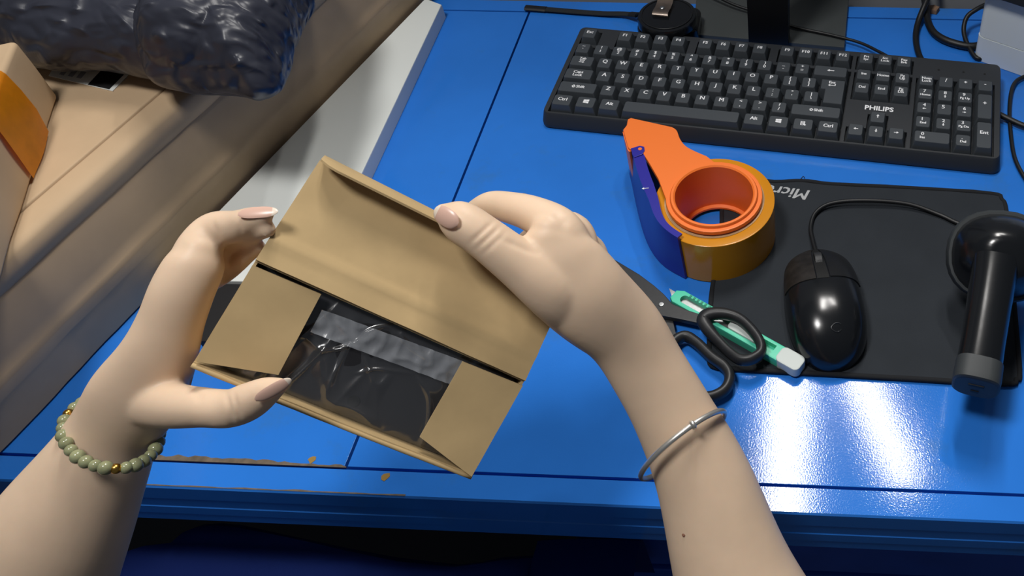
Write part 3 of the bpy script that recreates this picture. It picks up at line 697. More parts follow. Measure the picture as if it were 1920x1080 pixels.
bm = bmesh.new(); lathe(bm, (tcx, tcy, 0), [(Rt, .0012), (Rt, .0465), (Rt - .0006, .0470), (Ri + .0085, .0470), (Ri + .0085, .0008), (Rt - .0006, .0008)], 96)
for f in bm.faces: 
    f.material_index = 0 if abs(f.normal.z) < .5 and (f.calc_center_median() - Vector((tcx, tcy, f.calc_center_median().z))).length > Rt - .002 else 1
bmesh.ops.recalc_face_normals(bm, faces=bm.faces)
obj('tape_winding', bm, [M_TAPE, M_TAPESIDE], roll, angle=40)
bm = bmesh.new(); lathe(bm, (tcx, tcy, 0), [(Ri + .0085, .0008), (Ri + .0085, .0475), (Ri + .0037, .0475), (Ri + .0037, .0008)], 72); obj('core', bm, M_CORE, roll, angle=40)

# ------------------------------------------------------------------ knife
kA, kB = at(1263, 552, .010), at(1503, 687, .010); kA.z = kB.z = .0
kl = (kB - kA).length; kx_ = (kB - kA).normalized(); ky_ = Vector((-kx_.y, kx_.x, 0))
MK = Matrix((kx_, ky_, ez)).transposed().to_4x4(); MK.translation = kA + Vector((0, 0, .0034))
kn = thing('utility_knife', 'mint green snap-off utility knife with white end cap, lying partly under the scissors', 'knife', kA.lerp(kB, .5))
hw = .0072
def kput(name, bm, M, par, **k):
    bm.transform(MK) if isinstance(bm, bmesh.types.BMesh) else bm.transform(MK); return obj(name, bm, M, par, **k)
bm = bmesh.new()
ol = [(.0, -.0045), (.004, -hw), (kl - .018, -hw), (kl - .018, hw), (.006, hw), (.0, .004)]
prism(bm, ol, 0, .0085, .0014)
cu = bmesh.new()
prism(cu, rrect(.008, -.0038, .075, .0038, .0036), .003, .02); box(cu, (.089, 0, .012), (.020, .0080, .017))
kput('grip', cut(bm, cu), M_TEAL, kn, angle=35)
bm = bmesh.new(); box(bm, (.040, 0, .0042), (.072, .0076, .0007)); prism(bm, [(.002, -.0036), (.002, .0040), (-.008, .0040)], .0038, .0045); kput('blade', bm, M_BLADE, kn, smooth=False)
bm = bmesh.new()
for k in range(16): box(bm, (.014 + k * .0038, .0050, .0084), (.0016, .0022, .0012))
kput('ratchet_teeth', bm, mat('teal_dark', rgb(40, 140, 112), rough=.5), kn, smooth=False)
bm = bmesh.new(); prism(bm, rrect(.056, -.0038, .084, .0038, .0030), .0042, .0102, .0012); kput('slider', bm, mat('knife_white', rgb(196, 204, 200), rough=.45), kn)
bm = bmesh.new(); prism(bm, rrect(kl - .021, -hw - .0003, kl + .0005, hw + .0003, .0046), -.0002, .0092, .0014); kput('end_cap', bm, mat('knife_white', rgb(196, 204, 200), rough=.45), kn)

# ------------------------------------------------------------------ scissors
sz = thing('scissors', 'black handled scissors with small rivet lying partly over the green knife', 'scissors', at(1240, 572, 0))
def flat(path, z, w, th, name, M, par, bevw=.001):
    b = bmesh.new(); prism(b, [XY(u, v, z) for u, v in path], z, z + th, bevw); return obj(name, b, M, par)
flat([(1090, 448), (1150, 490), (1200, 520), (1228, 541), (1245, 556), (1262, 575), (1290, 587), (1312, 594), (1312, 612), (1275, 604), (1243, 598), (1225, 588), (1192, 556), (1150, 520), (1105, 480)], .0080, 0, .0045, 'blade', M_SCIS, sz)
flat([(1100, 478), (1150, 515), (1195, 556), (1225, 585), (1250, 590), (1262, 600), (1268, 628), (1275, 640), (1262, 650), (1246, 628), (1230, 604), (1190, 572), (1140, 528)], .0030, 0, .0045, 'blade', M_SCIS, sz)
bm = bmesh.new(); pv = at(1240, 571, .0125); disc(bm, (pv.x, pv.y), .0022, .0118, .0134, 20, .0006); obj('rivet', bm, M_METAL, sz)
def cr7(L): return [(1120 + x / 3.176, 460 + y / 3.176) for x, y in L]
l1 = cr7([(632, 445), (665, 412), (755, 408), (845, 438), (920, 505), (970, 580), (972, 640), (915, 678), (850, 680), (790, 640), (725, 575), (660, 500)])
zs = [.0165, .0180, .0185, .0185, .0185, .0185, .0185, .0180, .0170, .0160, .0155, .0155]
bm = bmesh.new(); pts_ = catmull([at(u, v, z) for (u, v), z in zip(l1, zs)], 6, True)
rad = []
for p in pts_:
    dd = (p - pts_[0]).length; rad.append(.0040 + .0016 * math.exp(-(dd / .016) ** 2))
tube(bm, pts_, rad, 12, True, ez, .0055); obj('handle', bm, M_SCIS, sz, angle=180)
l2 = cr7([(520, 542), (590, 580), (680, 665), (760, 725), (788, 790), (760, 860), (690, 900), (620, 900), (560, 850), (500, 760), (455, 650), (455, 580)])
bm = bmesh.new(); pts_ = catmull([at(u, v, .0092) for u, v in l2], 6, True)
tube(bm, pts_, .0042, 12, True, ez, .0055); obj('handle', bm, M_SCIS, sz, angle=180)

# ------------------------------------------------------------------ tape measure
mc = at(1250, 28, .036) + Vector((0, .002, 0))
tm = thing('tape_measure', 'round black tape measure with metal belt clip beside the monitor stand', 'tape measure', (mc.x, mc.y, 0))
bm = bmesh.new(); prism(bm, [(mc.x + x, mc.y + y) for x, y in rrect(-.033, -.0135, .033, .032, .010)], .0004, .024, .004, 3); obj('body', bm, M_GLOSS, tm, angle=40)
bm = bmesh.new(); lathe(bm, (mc.x, mc.y, 0), [(.0001, .036), (.026, .036), (.0305, .0350), (.0318, .032), (.0318, .0262), (.0300, .0256), (.0001, .0235)], 56); obj('round_case', bm, M_GLOSS, tm, angle=40)
bm = bmesh.new(); tube(bm, [Vector((mc.x + .027 * math.cos(k), mc.y + .027 * math.sin(k), .0362)) for k in [i / 60 * 2 * math.pi for i in range(60)]], .0006, 6, True, ez); obj('rim_line', bm, mat('mouse_black', rgb(27, 28, 30), rough=.3), tm, angle=180)
bm = bmesh.new()
ca, cb2 = at(1238, 30, .037), at(1250, -8, .042); dirc = (cb2 - ca); dirc.z = 0; dirc.normalize(); wv = Vector((dirc.y, -dirc.x, 0)); 
sec = [(0, .0365), (-.001, .039), (.001, .0408), (.006, .0406), (.012, .0392), (.020, .0396), (.032, .043)]
rr = [[ca * 0 + Vector((ca.x, ca.y, z)) + dirc * s + wv * w for w in (-.0085, .0085)] for s, z in sec]
loft(bm, rr, closed=False); bmesh.ops.solidify(bm, geom=bm.faces, thickness=.001)
cl = obj('belt_clip', bm, mat('clip_steel', rgb(185, 170, 158), rough=.35, metal=.9, var=.1, vscale=200), tm, angle=50)
bm = bmesh.new(); sphere(bm, Vector((ca.x, ca.y, .0405)) + dirc * .010, (.0028, .0028, .0012)); obj('rivet', bm, M_METAL, cl)
bm = bmesh.new(); pth = catmull([at(1195, 28, .010), at(1170, 26, .005), at(1130, 25.5, .003), at(1080, 22, .003), at(1030, 18, .003), at(985, 14.5, .003)], 8)
tube(bm, pth, .0042, 10, False, ez, .0016); st_ = obj('wrist_strap', bm, mat('webbing', rgb(34, 38, 42), rough=.9, bump=.8, bscale=700), tm, angle=180)
for a_, b_2 in ((0, 6), (len(pth) - 8, len(pth))):
    bm = bmesh.new(); tube(bm, pth[a_:b_2], .0047, 10, False, ez, .0022); obj('strap_sleeve', bm, M_CABLE, st_, angle=60)

# ------------------------------------------------------------------ monitor stand
ms = thing('monitor_stand', 'dark grey monitor stand with square base plate and black column behind the keyboard', 'monitor stand', (.275, .54, 0))
bp_ = [(at(1299, 72).x, at(1299, 72).y), (at(1583, 97).x, at(1583, 97).y), (.3625, .590), (.188, .590)]
bm = bmesh.new(); prism(bm, bp_, .0008, .0060, .0012); obj('base_plate', bm, M_GREY, ms, angle=40)
na, nb = at(1404, 83, .006), at(1478, 86, .006)
bm = bmesh.new(); prism(bm, [(na.x, na.y), (nb.x, nb.y), (nb.x + .001, nb.y + .018), (na.x + .001, na.y + .018)], .0055, .36, .001); obj('column', bm, mat('column_black', rgb(14, 15, 16), rough=.45), ms, angle=40)

# ------------------------------------------------------------------ white device and cables at the back
wd = thing('label_printer', 'white desktop machine with black front strip at the back right corner', 'machine', (.56, .53, 0))
fA, fB = at(1823, 110), at(1925, 146); fd_ = (fB - fA).normalized(); fn_ = Vector((-fd_.y, fd_.x, 0))
MW = Matrix((fd_, fn_, ez)).transposed().to_4x4(); MW.translation = fA
bm = bmesh.new(); prism(bm, rrect(0, 0, .19, .105, .008), .0005, .030, 0, M=MW); obj('lower_case', bm, M_WPL, wd, angle=40)
bm = bmesh.new(); prism(bm, rrect(0.0004, .0004, .1896, .1046, .008), .0308, .115, .004, M=MW); obj('upper_case', bm, M_WPL, wd, angle=40)
bm = bmesh.new(); box(bm, (.030, -.002, .0945), (.085, .016, .016), .003); bm.transform(MW); obj('front_strip', bm, M_BLK, wd)
def cable(name, pts, r, label, kind='cable'):
    b = bmesh.new(); tube(b, catmull(pts, 8), r, 9); return tag(obj(name, b, M_CABLE, angle=180), label, kind)
cable('cable', [at(1725, -40, .02), at(1735, 5, .012), at(1738, 35, .006), at(1752, 62, .005), at(1785, 80, .005), at(1832, 86, .005), at(1870, 80, .005) + Vector((0, .02, 0))], .0042, 'thick black power cable curving down to the white machine')
cable('cable', [at(1755, -40, .03), at(1738, 0, .022), at(1722, 40, .008), at(1717, 70, .004), at(1722, 100, .004), at(1735, 125, .004)], .0034, 'black cable running straight down behind the keyboard right end')
cable('cable', [at(1850, 8, .03), at(1832, 17, .028), at(1813, 32, .022), at(1807, 58, .012), at(1815, 85, .006), at(1834, 110, .003), at(1846, 118, .003) + Vector((.01, .02, 0))], .0026, 'thin black cable looping against the left side of the white machine')
cable('cable', [at(1960, 135, .003), at(1920, 144, .004), at(1900, 160, .004), at(1893, 200, .003), at(1895, 250, .003), at(1904, 300, .003), at(1930, 345, .003), at(1960, 370, .003)], .0021, 'thin black cable hanging down the right edge past the keyboard')
cable('cable', [at(1860, 208, .008), at(1885, 220, .006), at(1920, 236, .005), at(1970, 250, .004)], .0030, 'short black cable leaving the right side of the keyboard')
b = bmesh.new(); tube(b, catmull([at(1668, 108, .012), at(1650, 98, .011), at(1612, 80, .009), at(1560, 66, .0085), at(1480, 48, .009), at(1420, 24, .012), at(1370, 6, .015), at(1320, -20, .02)], 8), .0017, 8)
obj('cord', b, M_CABLE, kb, angle=180)
bm = bmesh.new(); cp = at(1748, 22, .0)
prism(bm, [(cp.x - .007, cp.y - .003), (cp.x + .004, cp.y - .006), (cp.x + .008, cp.y + .002), (cp.x + .002, cp.y + .006), (cp.x - .005, cp.y + .004)], .0004, .006, .0015)
tag(obj('crumpled_paper', bm, mat('brown_scrap', rgb(130, 104, 84), rough=.9, var=.2, vscale=300)), 'small brown scrap of paper behind the thick cable', 'scrap')

# ------------------------------------------------------------------ the opened box in the hands
O = Vector((.10487, -.0477, .20662)); ex = Vector((.80671, -.06970, -.58682)); ey = Vector((.43328, .74504, .50714)); en = Vector((.40185, -.66337, .63123))
BW, BD_, BH = .1462, .0571, .072
MX = Matrix((ex, ey, en)).transposed().to_4x4(); MX.translation = O
bx = thing('opened_box', 'small kraft cardboard box with open flaps, held up in both hands', 'box', O - en * BH)
th = .0014
def slab(pts, n, t=th):
    """flat sheet: local points, thickness t along -n"""
    b = bmesh.new(); A = [b.verts.new(p) for p in pts]; Bv = [b.verts.new(Vector(p) - Vector(n) * t) for p in pts]; N = len(pts)
    b.faces.new(A); b.faces.new(Bv[::-1])
    for i in range(N): b.faces.new((A[i], Bv[i], Bv[(i + 1) % N], A[(i + 1) % N]))
    bmesh.ops.recalc_face_normals(b, faces=b.faces); return b
def bput(name, b, M=M_CARD, par=None, **k):
    b.transform(MX); return obj(name, b, M, par or bx, **k)
hx, hy = BW / 2, BD_ / 2
def wallx(p, q, zt0=0, nz=14, bow=0):
    """wall from p to q (local xy), top edge slightly wavy"""
    b = bmesh.new(); pts2 = []
    n = 16; A = []
    for i in range(n + 1):
        t = i / n; x, y = p[0] + (q[0] - p[0]) * t, p[1] + (q[1] - p[1]) * t
        dn = Vector((q[1] - p[1], -(q[0] - p[0]), 0)).normalized(); o_ = dn * bow * math.sin(math.pi * t)
        zt = zt0 + .0007 * noise.noise(Vector((t * 7, p[0] * 50, 2)))
        A.append([Vector((x, y, -BH)), Vector((x, y, -BH * .5)) + o_ * .5, Vector((x, y, zt)) + o_])
    loft(b, A, closed=False); bmesh.ops.recalc_face_normals(b, faces=b.faces); bmesh.ops.solidify(b, geom=b.faces, thickness=th); return b
bput('wall', wallx((-hx, -hy), (hx, -hy), 0, bow=.0006)); bput('wall', wallx((hx, -hy), (hx, hy), -.0016)); bput('wall', wallx((hx, hy), (-hx, hy), -.0016)); bput('wall', wallx((-hx, hy), (-hx, -hy), -.0016))
b = bmesh.new(); box(b, (0, 0, -BH + .001), (BW, BD_, .002)); bput('bottom', b)
# front rim: the worn folded edge of the front wall
b = bmesh.new(); rim = []
for i in range(30):
    t = i / 29; x = -hx + BW * t
    rim.append(Vector((x, -hy - .0004 - .0006 * math.sin(math.pi * t), .0004 + .0008 * noise.noise(Vector((t * 9, 1, 0))) - .0006)))
tube(b, rim, .0012, 8, False, Vector((0, 0, 1)), .0010); bput('front_rim', b, angle=180)
def flapsurf(P, nu=16, nv=12, amp=.0006, seed=0):
    """bilinear sheet over four local corners with gentle warp"""
    b = bmesh.new(); P = [Vector(q) for q in P]; n_ = (P[1] - P[0]).cross(P[3] - P[0]).normalized(); rr = []
    for i in range(nu + 1):
        u = i / nu; rr.append([])
        for j in range(nv + 1):
            v = j / nv; q = P[0].lerp(P[1], u).lerp(P[3].lerp(P[2], u), v)
            rr[-1].append(q + n_ * amp * noise.noise(Vector((q.x * 45 + seed, q.y * 45, q.z * 45))))
    loft(b, rr, closed=False); bmesh.ops.recalc_face_normals(b, faces=b.faces); bmesh.ops.solidify(b, geom=b.faces, thickness=th); return b
# map photo corners of the dust flaps into box coordinates
MXI = MX.inverted()
def onb(u, v, z=.0):
    """where the sight line through a photo point meets the plane z above the opening, in box coordinates"""
    o_ = MXI @ CAM; d_ = (MXI @ dp(u, v, 1.0)) - o_; k = (z - o_.z) / d_.z; q = o_ + d_ * k; return q
L1, L2 = onb(602, 552, -.0005), onb(522, 703, -.0005)
bput('dust_flap', flapsurf([(-hx, hy - .0034, .0), L1, L2, (-hx + .0012, -hy + .0022, .001)], seed=1), label='left dust flap folded in over the contents')
R1, R2 = onb(867, 677, -.0005), onb(787, 818, -.0008)
bput('dust_flap', flapsurf([(hx, hy - .0030, .0), R1, R2, (hx - .0006, -hy + .0006, .001)], seed=4), label='right dust flap folded in over the contents')
phi, FL = -.3583, .0588
fdv = Vector((0, math.cos(phi), math.sin(phi))); fnv = Vector((0, -math.sin(phi), math.cos(phi)))
b = bmesh.new(); rr = []; nu, nv = 40, 22
for j in range(nv + 1):
    t = j / nv; row = []
    for i in range(nu + 1):
        u = i / nu; x = -hx + BW * u
        z = .0014 * math.exp(-((t - .20 - .05 * u) / .035) ** 2) + .0009 * noise.noise(Vector((x * 40, t * 3, 0))) - .0015 * t * (1 - t) * 2
        row.append(Vector((x, hy, .001)) + fdv * FL * t + fnv * z)
    rr.append(row)
loft(b, rr, closed=False); bmesh.ops.recalc_face_normals(b, faces=b.faces); bmesh.ops.solidify(b, geom=b.faces, thickness=th)
lid = bput('lid_flap', b, angle=60)
la = math.radians(62); lv = (-fdv) * math.cos(la) + fnv * math.sin(la); LL = .0125
b = bmesh.new(); rr = []
for i in range(31):
    u = i / 30; x = -hx + .001 + (BW - .002) * u; l_ = LL * min(1, (u * 16 + .15) ** .5) * min(1, ((1 - u) * 16 + .15) ** .5)
    P = Vector((x, hy, .001)) + fdv * FL
    rr.append([P - fnv * .0004, P + fdv * .0012 + fnv * .0012, P + fdv * .0014 + fnv * .0026, P + lv * l_ * .55 + fdv * .0012 + fnv * .002, P + lv * l_ + fnv * .0022])
loft(b, rr, closed=False); bmesh.ops.recalc_face_normals(b, faces=b.faces); bmesh.ops.solidify(b, geom=b.faces, thickness=-.0012)
b.transform(MX); obj('tuck_lip', b, M_CARD, lid, angle=60)

# wrapped product inside the box
it = thing('wrapped_device', 'dark boxy item sealed in clear crinkled plastic inside the opened box', 'package', O - en * BH)
b = bmesh.new(); box(b, (.0, -.0006, -.0385), (BW - .008, BD_ - .0042, .063), .003, 3); bput('dark_block', b, M_DARKITEM, it)
b = bmesh.new(); disc(b, (0, 0), .0030, -.0005, .0002, 20); b.transform(Matrix.Translation(onb(663, 752, -.0068)) ); bput('round_hole', b, M_WELL, it)
def film_mat(name, glossy=.22, milky=0.0):
    M = bpy.data.materials.new(name); M.use_nodes = True; nt = M.node_tree; nt.nodes.clear()
    o = nt.nodes.new('ShaderNodeOutputMaterial'); t = nt.nodes.new('ShaderNodeBsdfTransparent'); gl = nt.nodes.new('ShaderNodeBsdfGlossy'); gl.inputs['Roughness'].default_value = .2
    df = nt.nodes.new('ShaderNodeBsdfDiffuse'); df.inputs[0].default_value = (.62, .65, .70, 1)
    lw = nt.nodes.new('ShaderNodeLayerWeight'); lw.inputs[0].default_value = .25
    mr = nt.nodes.new('ShaderNodeMapRange'); mr.inputs['To Min'].default_value = glossy * .6; mr.inputs['To Max'].default_value = min(1, glossy * 3)
    nt.links.new(lw.outputs['Facing'], mr.inputs['Value'])
    m1 = nt.nodes.new('ShaderNodeMixShader'); m1.inputs[0].default_value = milky; nt.links.new(t.outputs[0], m1.inputs[1]); nt.links.new(df.outputs[0], m1.inputs[2])
    m2 = nt.nodes.new('ShaderNodeMixShader'); nt.links.new(mr.outputs[0], m2.inputs[0]); nt.links.new(m1.outputs[0], m2.inputs[1]); nt.links.new(gl.outputs[0], m2.inputs[2])
    nt.links.new(m2.outputs[0], o.inputs[0]); return M
M_FILM = film_mat('clear_film', .18, .03); M_FILM2 = film_mat('folded_film', .12, .30)
def film(x0, x1, y0f, y1f, z, amp, seed, nu=220, nv=110):
    b = bmesh.new(); rr = []
    for j in range(nv + 1):
        v = j / nv; row = []
        for i in range(nu + 1):
            u = i / nu; x = x0 + (x1 - x0) * u; y = y0f(u) + (y1f(u) - y0f(u)) * v
            d = noise.noise(Vector((x * 16 + seed, y * 22, 0)))
            m1 = max(0, min(1, noise.noise(Vector((x * 24, y * 24, 3 + seed))) * 3 + .5)); m2 = max(0, min(1, noise.noise(Vector((x * 20, y * 30, 8 + seed))) * 3 + .5))
            r1 = max(0, 1 - 7 * abs(noise.noise(Vector((x * 38 + y * 26 + seed, y * 22 - x * 12, 1))))) ** 1.5 * m1
            r2 = max(0, 1 - 7.5 * abs(noise.noise(Vector((x * 26 - y * 46, y * 20 + x * 30 + seed, 9))))) ** 1.5 * m2
            r3 = max(0, 1 - 6 * abs(noise.noise(Vector((x * 60 - y * 8, y * 16 + x * 10 + seed, 15))))) ** 1.5 * max(0, min(1, noise.noise(Vector((x * 18, y * 18, 21))) * 3 + .3))
            e = min(1, min(v, 1 - v) * 8, min(u, 1 - u) * 8)
            row.append(Vector((x, y, z + e * (min(.0052, amp * (.25 * d + .36 * r1 + .32 * r2 + .25 * r3))))))
        rr.append(row)
    loft(b, rr, closed=False); return b
bput('plastic_wrap', film(-hx + .004, hx - .004, lambda u: -hy + .0003, lambda u: hy - .0018, -.0068, .0075, 3.0), M_FILM, it, angle=180)
fa, fb_, fc, fd2 = onb(604, 580, -.0042), onb(872, 678, -.0042), onb(848, 722, -.0042), onb(582, 622, -.0042)
b = film(0, 1, lambda u: 0, lambda u: 1, 0, .0, 1.0, 60, 14)
for v in b.verts:
    u_, w_ = v.co.x, v.co.y; q = fa.lerp(fb_, u_).lerp(fd2.lerp(fc, u_), w_)
    v.co = q + Vector((0, 0, .0009 * noise.noise(Vector((u_ * 14, w_ * 2, 0))) + .0012 * (1 - abs(noise.noise(Vector((u_ * 9, w_ * 1.5, 4))))) ** 6))
bput('film_fold', b, M_FILM2, it, angle=180)

# ------------------------------------------------------------------ the person's arms and hands
person = thing('person', 'bare forearms and hands of a person opening the small box', 'person', (.15, -.25, 0))
VIEW = {}
def chain(bm, nodes, sub=7, n=40):
    """tapered limb: nodes (px, py, depth, radius in px, thickness ratio)"""
    P = [dp(u, v, d) for u, v, d, r, *k in nodes]; R = [r * d / F for u, v, d, r, *k in nodes]; K = [(k[0] if k else .95) for u, v, d, r, *k in nodes]
    cp = catmull(P, sub); cr = [v.x for v in catmull([Vector((a, b, 0)) for a, b in zip(R, K)], sub)]; ck = [v.y for v in catmull([Vector((a, b, 0)) for a, b in zip(R, K)], sub)]
    N = len(cp); rings = []
    def frame(i):
        t = (cp[min(i + 1, N - 1)] - cp[max(i - 1, 0)]).normalized(); vd = (cp[i] - CAM).normalized()
        a = t.cross(vd)
        if a.length < .25 and rings_a: a = rings_a[-1] - t * rings_a[-1].dot(t)
        a.normalize()
        if rings_a and rings_a[-1].dot(a) < 0: a = -a
        rings_a.append(a); return t, a, a.cross(t).normalized()
    rings_a = []; fr = [frame(i) for i in range(N)]
    def ring(c, a, b, ra, rb): return [c + a * ra * math.cos(k / n * 2 * math.pi) + b * rb * math.sin(k / n * 2 * math.pi) for k in range(n)]
    for s in (0, 1):  # rounded ends
        i = 0 if s == 0 else N - 1; t, a, b = fr[i]; sg = -1 if s == 0 else 1; cap = []
        for q in (.25, .5, .75, .92, .99): 
            cap.append(ring(cp[i] + t * sg * cr[i] * .9 * q, a, b, cr[i] * math.sqrt(1 - q * q), cr[i] * ck[i] * math.sqrt(1 - q * q)))
        if s == 0: rings += cap[::-1] + [ring(cp[j], fr[j][1], fr[j][2], cr[j], cr[j] * ck[j]) for j in range(N)]
        else: rings += cap
    loft(bm, rings)
def limb(name, chains, creases=(), voxel=.0011, it_=6):
    me = None; bmA = bmesh.new()
    for c in chains:
        t = bmesh.new(); chain(t, c); bmesh.ops.recalc_face_normals(t, faces=t.faces); merge(bmA, t)
    d = bpy.data.meshes.new('l'); bmA.to_mesh(d); bmA.free()
    def st(o):
        r = o.modifiers.new('r', 'REMESH'); r.mode = 'VOXEL'; r.voxel_size = voxel; r.use_smooth_shade = True
        s = o.modifiers.new('s', 'SMOOTH'); s.factor = .5; s.iterations = it_ * 3
    d = evald(d, st)
    NN = [v.normal.copy() for v in d.vertices]; CO = [v.co.copy() for v in d.vertices]
    for i, v in enumerate(CO):              # shallow skin folds at the joints
        q = RC @ (v - CAM); u_, w_ = PX + F * q.x / q.z, PY + F * q.y / q.z
        for x0, y0, x1, y1, sg, dep in creases:
            if NN[i].dot(v - CAM) > 0: continue
            ax_, ay_ = x1 - x0, y1 - y0; L2_ = ax_ * ax_ + ay_ * ay_; t = ((u_ - x0) * ax_ + (w_ - y0) * ay_) / L2_
            if -.3 < t < 1.3:
                e_ = abs((u_ - x0) * ay_ - (w_ - y0) * ax_) / math.sqrt(L2_); f_ = 1 - max(0, abs(t - .5) - .3) / .5
                v -= NN[i] * (dep * max(0, f_) * math.exp(-(e_ / sg) ** 2))
    d.vertices.foreach_set('co', [c for v in CO for c in v]); d.update()
    return obj(name, d, M_SKIN, person, angle=180)
def nail(par, u, v, depth, L, Wd, ang, tilt_=0, roll_=0, tip=.25):
    """nail plate: centre px, length/width px, image angle in degrees (0 = to the right, clockwise)"""
    c = dp(u, v, depth); s = depth / F; r = RC.transposed() @ Vector((math.cos(math.radians(ang)), math.sin(math.radians(ang)), 0)); vd = (c - CAM).normalized()
    q = r.cross(vd).normalized(); nrm = -vd
    Rt_ = Matrix.Rotation(math.radians(roll_), 3, r) @ Matrix.Rotation(math.radians(tilt_), 3, q)
    r, q, nrm = Rt_ @ r, Rt_ @ q, Rt_ @ nrm
    def plate(t0, t1, nm, M, lift):
        b = bmesh.new(); rr = []
        for i in range(11):
            t = t0 + (t1 - t0) * i / 10; w = Wd / 2 * s * (max(0, 1 - abs(t) ** 2.6)) ** .5
            rr.append([c + r * t * L / 2 * s + q * w * math.sin(a) + nrm * (w * .42 * (math.cos(a) - .45) + lift - .0006 * t * t) for a in [-1.2 + 2.4 * k / 8 for k in range(9)]])
        loft(b, rr, closed=False); bmesh.ops.recalc_face_normals(b, faces=b.faces); bmesh.ops.solidify(b, geom=b.faces, thickness=.0005); return obj(nm, b, M, par, angle=60)
    plate(-.98, 1 - 2 * tip, 'fingernail', M_NAIL, 0); plate(1 - 2 * tip, .985, 'fingernail_tip', M_NAILTIP, 0)
RIGHT = [
    [(1450, 1260, .545, 150, .85), (1378, 1080, .545, 114, .85), (1320, 900, .540, 90, .82), (1264, 780, .533, 76, .76), (1214, 692, .526, 72, .72), (1170, 622, .517, 75, .70), (1106, 560, .500, 82, .60), (1058, 500, .492, 78, .52), (1036, 452, .490, 58, .60), (1034, 430, .490, 38, .8)],
    [(1160, 640, .535, 50), (1100, 592, .512, 58, .8), (1042, 547, .490, 56, .8), (972, 494, .481, 46, .85), (908, 445, .476, 41), (866, 417, .474, 40, .9), (842, 405, .474, 31, .85), (830, 400, .474, 20, .8)],
    [(1070, 470, .497, 44), (1048, 430, .495, 42), (1000, 402, .502, 35), (955, 389, .509, 30), (922, 385, .516, 27), (898, 396, .523, 25), (880, 408, .527, 22)],
    [(1085, 480, .505, 42), (1066, 436, .510, 41), (1010, 450, .530, 32), (962, 492, .540, 29), (925, 500, .535, 24)],
    [(1105, 500, .515, 40), (1090, 470, .522, 38), (1030, 500, .550, 30), (980, 528, .552, 27), (945, 518, .545, 23)],
    [(1130, 540, .520, 38), (1110, 510, .530, 34), (1060, 540, .555, 27), (1015, 560, .565, 24), (985, 545, .560, 20)],
]
ra_ = limb('arm', RIGHT, [(886, 452, 922, 418, 5, .0006), (898, 462, 934, 428, 5, .0006), (910, 472, 944, 440, 5, .0004), (950, 452, 1000, 474, 6, .0008), (1040, 400, 1062, 420, 8, .0006)]); ra_['label'] = 'right arm with thumb on the lid flap'
nail(ra_, 836, 407, .4630, 58, 38, 208, 12, -18, .16)
LEFT = [
    [(0, 1200, .505, 160, .8), (86, 1040, .490, 128, .8), (130, 960, .485, 112, .8), (180, 872, .480, 90, .78), (216, 806, .475, 77, .75), (258, 738, .466, 80, .68), (296, 668, .460, 66, .72), (320, 605, .457, 56, .8), (342, 545, .456, 54, .85), (366, 496, .457, 50, .85), (376, 470, .458, 38, .9)],
    [(368, 490, .458, 46), (374, 462, .460, 38), (402, 432, .464, 35), (442, 424, .459, 30), (474, 411, .453, 24), (498, 403, .450, 16), (507, 400, .449, 10)],
    [(385, 490, .475, 38), (392, 470, .478, 36), (432, 450, .477, 25), (472, 437, .463, 20), (502, 430, .453, 16)],
    [(378, 520, .474, 34), (404, 518, .484, 24), (436, 503, .482, 17), (466, 479, .474, 14), (490, 463, .466, 11)],
    [(352, 588, .472, 30), (354, 574, .490, 24), (364, 560, .506, 19), (382, 552, .517, 16)],
    [(258, 735, .477, 60), (318, 759, .456, 44), (382, 764, .446, 37), (430, 766, .442, 36), (466, 753, .439, 36), (500, 734, .436, 28), (526, 723, .434, 16)],
]
la_ = limb('arm', LEFT, [(424, 738, 436, 792, 6, .0006), (438, 740, 450, 788, 5, .0005), (352, 700, 372, 742, 9, .0008), (400, 420, 412, 455, 6, .0005), (446, 404, 452, 440, 5, .0004)]); la_['label'] = 'left arm gripping the box end'
nail(la_, 513, 731, .4287, 72, 26, -25, 14, 25, .14)
nail(la_, 484, 398, .4470, 72, 25, -7, 8, -28, .16)
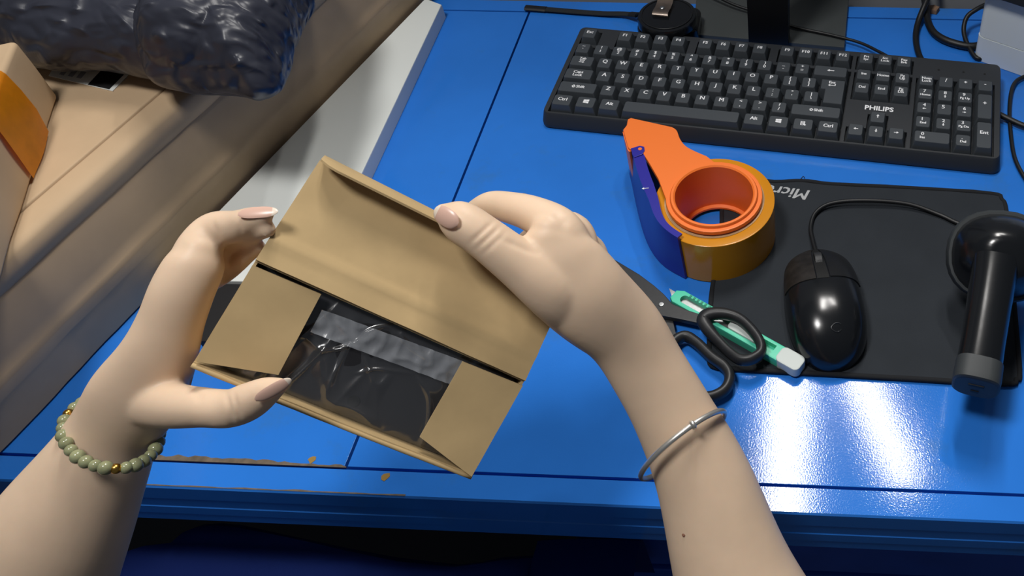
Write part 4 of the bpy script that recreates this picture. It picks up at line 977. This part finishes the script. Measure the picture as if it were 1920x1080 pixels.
bm = bmesh.new(); mp_ = dp(1282, 1003, .500)
mo_ = bpy.data.objects  # mole sits on the skin
hit, loc_, nrm_, _ = ra_.ray_cast(WM[ra_.name].inverted() @ CAM, ((mp_ - CAM).normalized()))
lw_ = WM[ra_.name] @ loc_ if hit else mp_
sphere(bm, lw_, (.0011, .0011, .0006), seg=10); obj('mole', bm, mat('mole', rgb(110, 70, 50), rough=.6), ra_)

# bracelets
br = thing('bead_bracelet', 'pale jade bead bracelet with gold beads on the left wrist', 'bracelet', dp(206, 812, .478))
nb_ = 29
for k in range(nb_):
    a = 2 * math.pi * k / nb_ + .1; u = 208 + 90 * math.cos(a) - 6 * math.sin(a); v = 812 + 10 * math.cos(a) + 66 * math.sin(a); d = .4740 - .0265 * math.sin(a) + .006 * math.cos(a)
    c_ = dp(u, v, d); gold = k in (6, 16)
    bm = bmesh.new(); rb = .0026 if gold else .0033 + .0003 * math.sin(k * 2.1); sphere(bm, c_, rb, seg=14); obj('gold_bead' if gold else 'bead', bm, M_GOLD if gold else M_JADE, br, angle=180)
bg = thing('bangle', 'thin silver bangle with a small knot bead on the right wrist', 'bangle', dp(1280, 834, .535))
bm = bmesh.new(); L_ = []
for k in range(64):
    a = 2 * math.pi * k / 64; L_.append(dp(1280 + 78 * math.cos(a) - 12 * math.sin(a), 834 - 62 * math.cos(a) - 15 * math.sin(a), .5340 - .0265 * math.sin(a) + .004 * math.cos(a)))
tube(bm, L_, .0014, 10, True, (L_[0] - L_[32]).cross(L_[16] - L_[48]).normalized(), .0017); obj('ring', bm, M_SILVER, bg, angle=180)
i_ = 12; bm = bmesh.new(); d_ = (L_[13] - L_[11]).normalized()
t = bmesh.new(); bmesh.ops.create_uvsphere(t, u_segments=16, v_segments=10, radius=1); bmesh.ops.scale(t, vec=(.0030, .0030, .0018), verts=t.verts)
t.transform(Matrix.Translation(L_[12]) @ d_.to_track_quat('Z', 'Y').to_matrix().to_4x4()); merge(bm, t); obj('knot_bead', bm, M_SILVER, bg, angle=180)
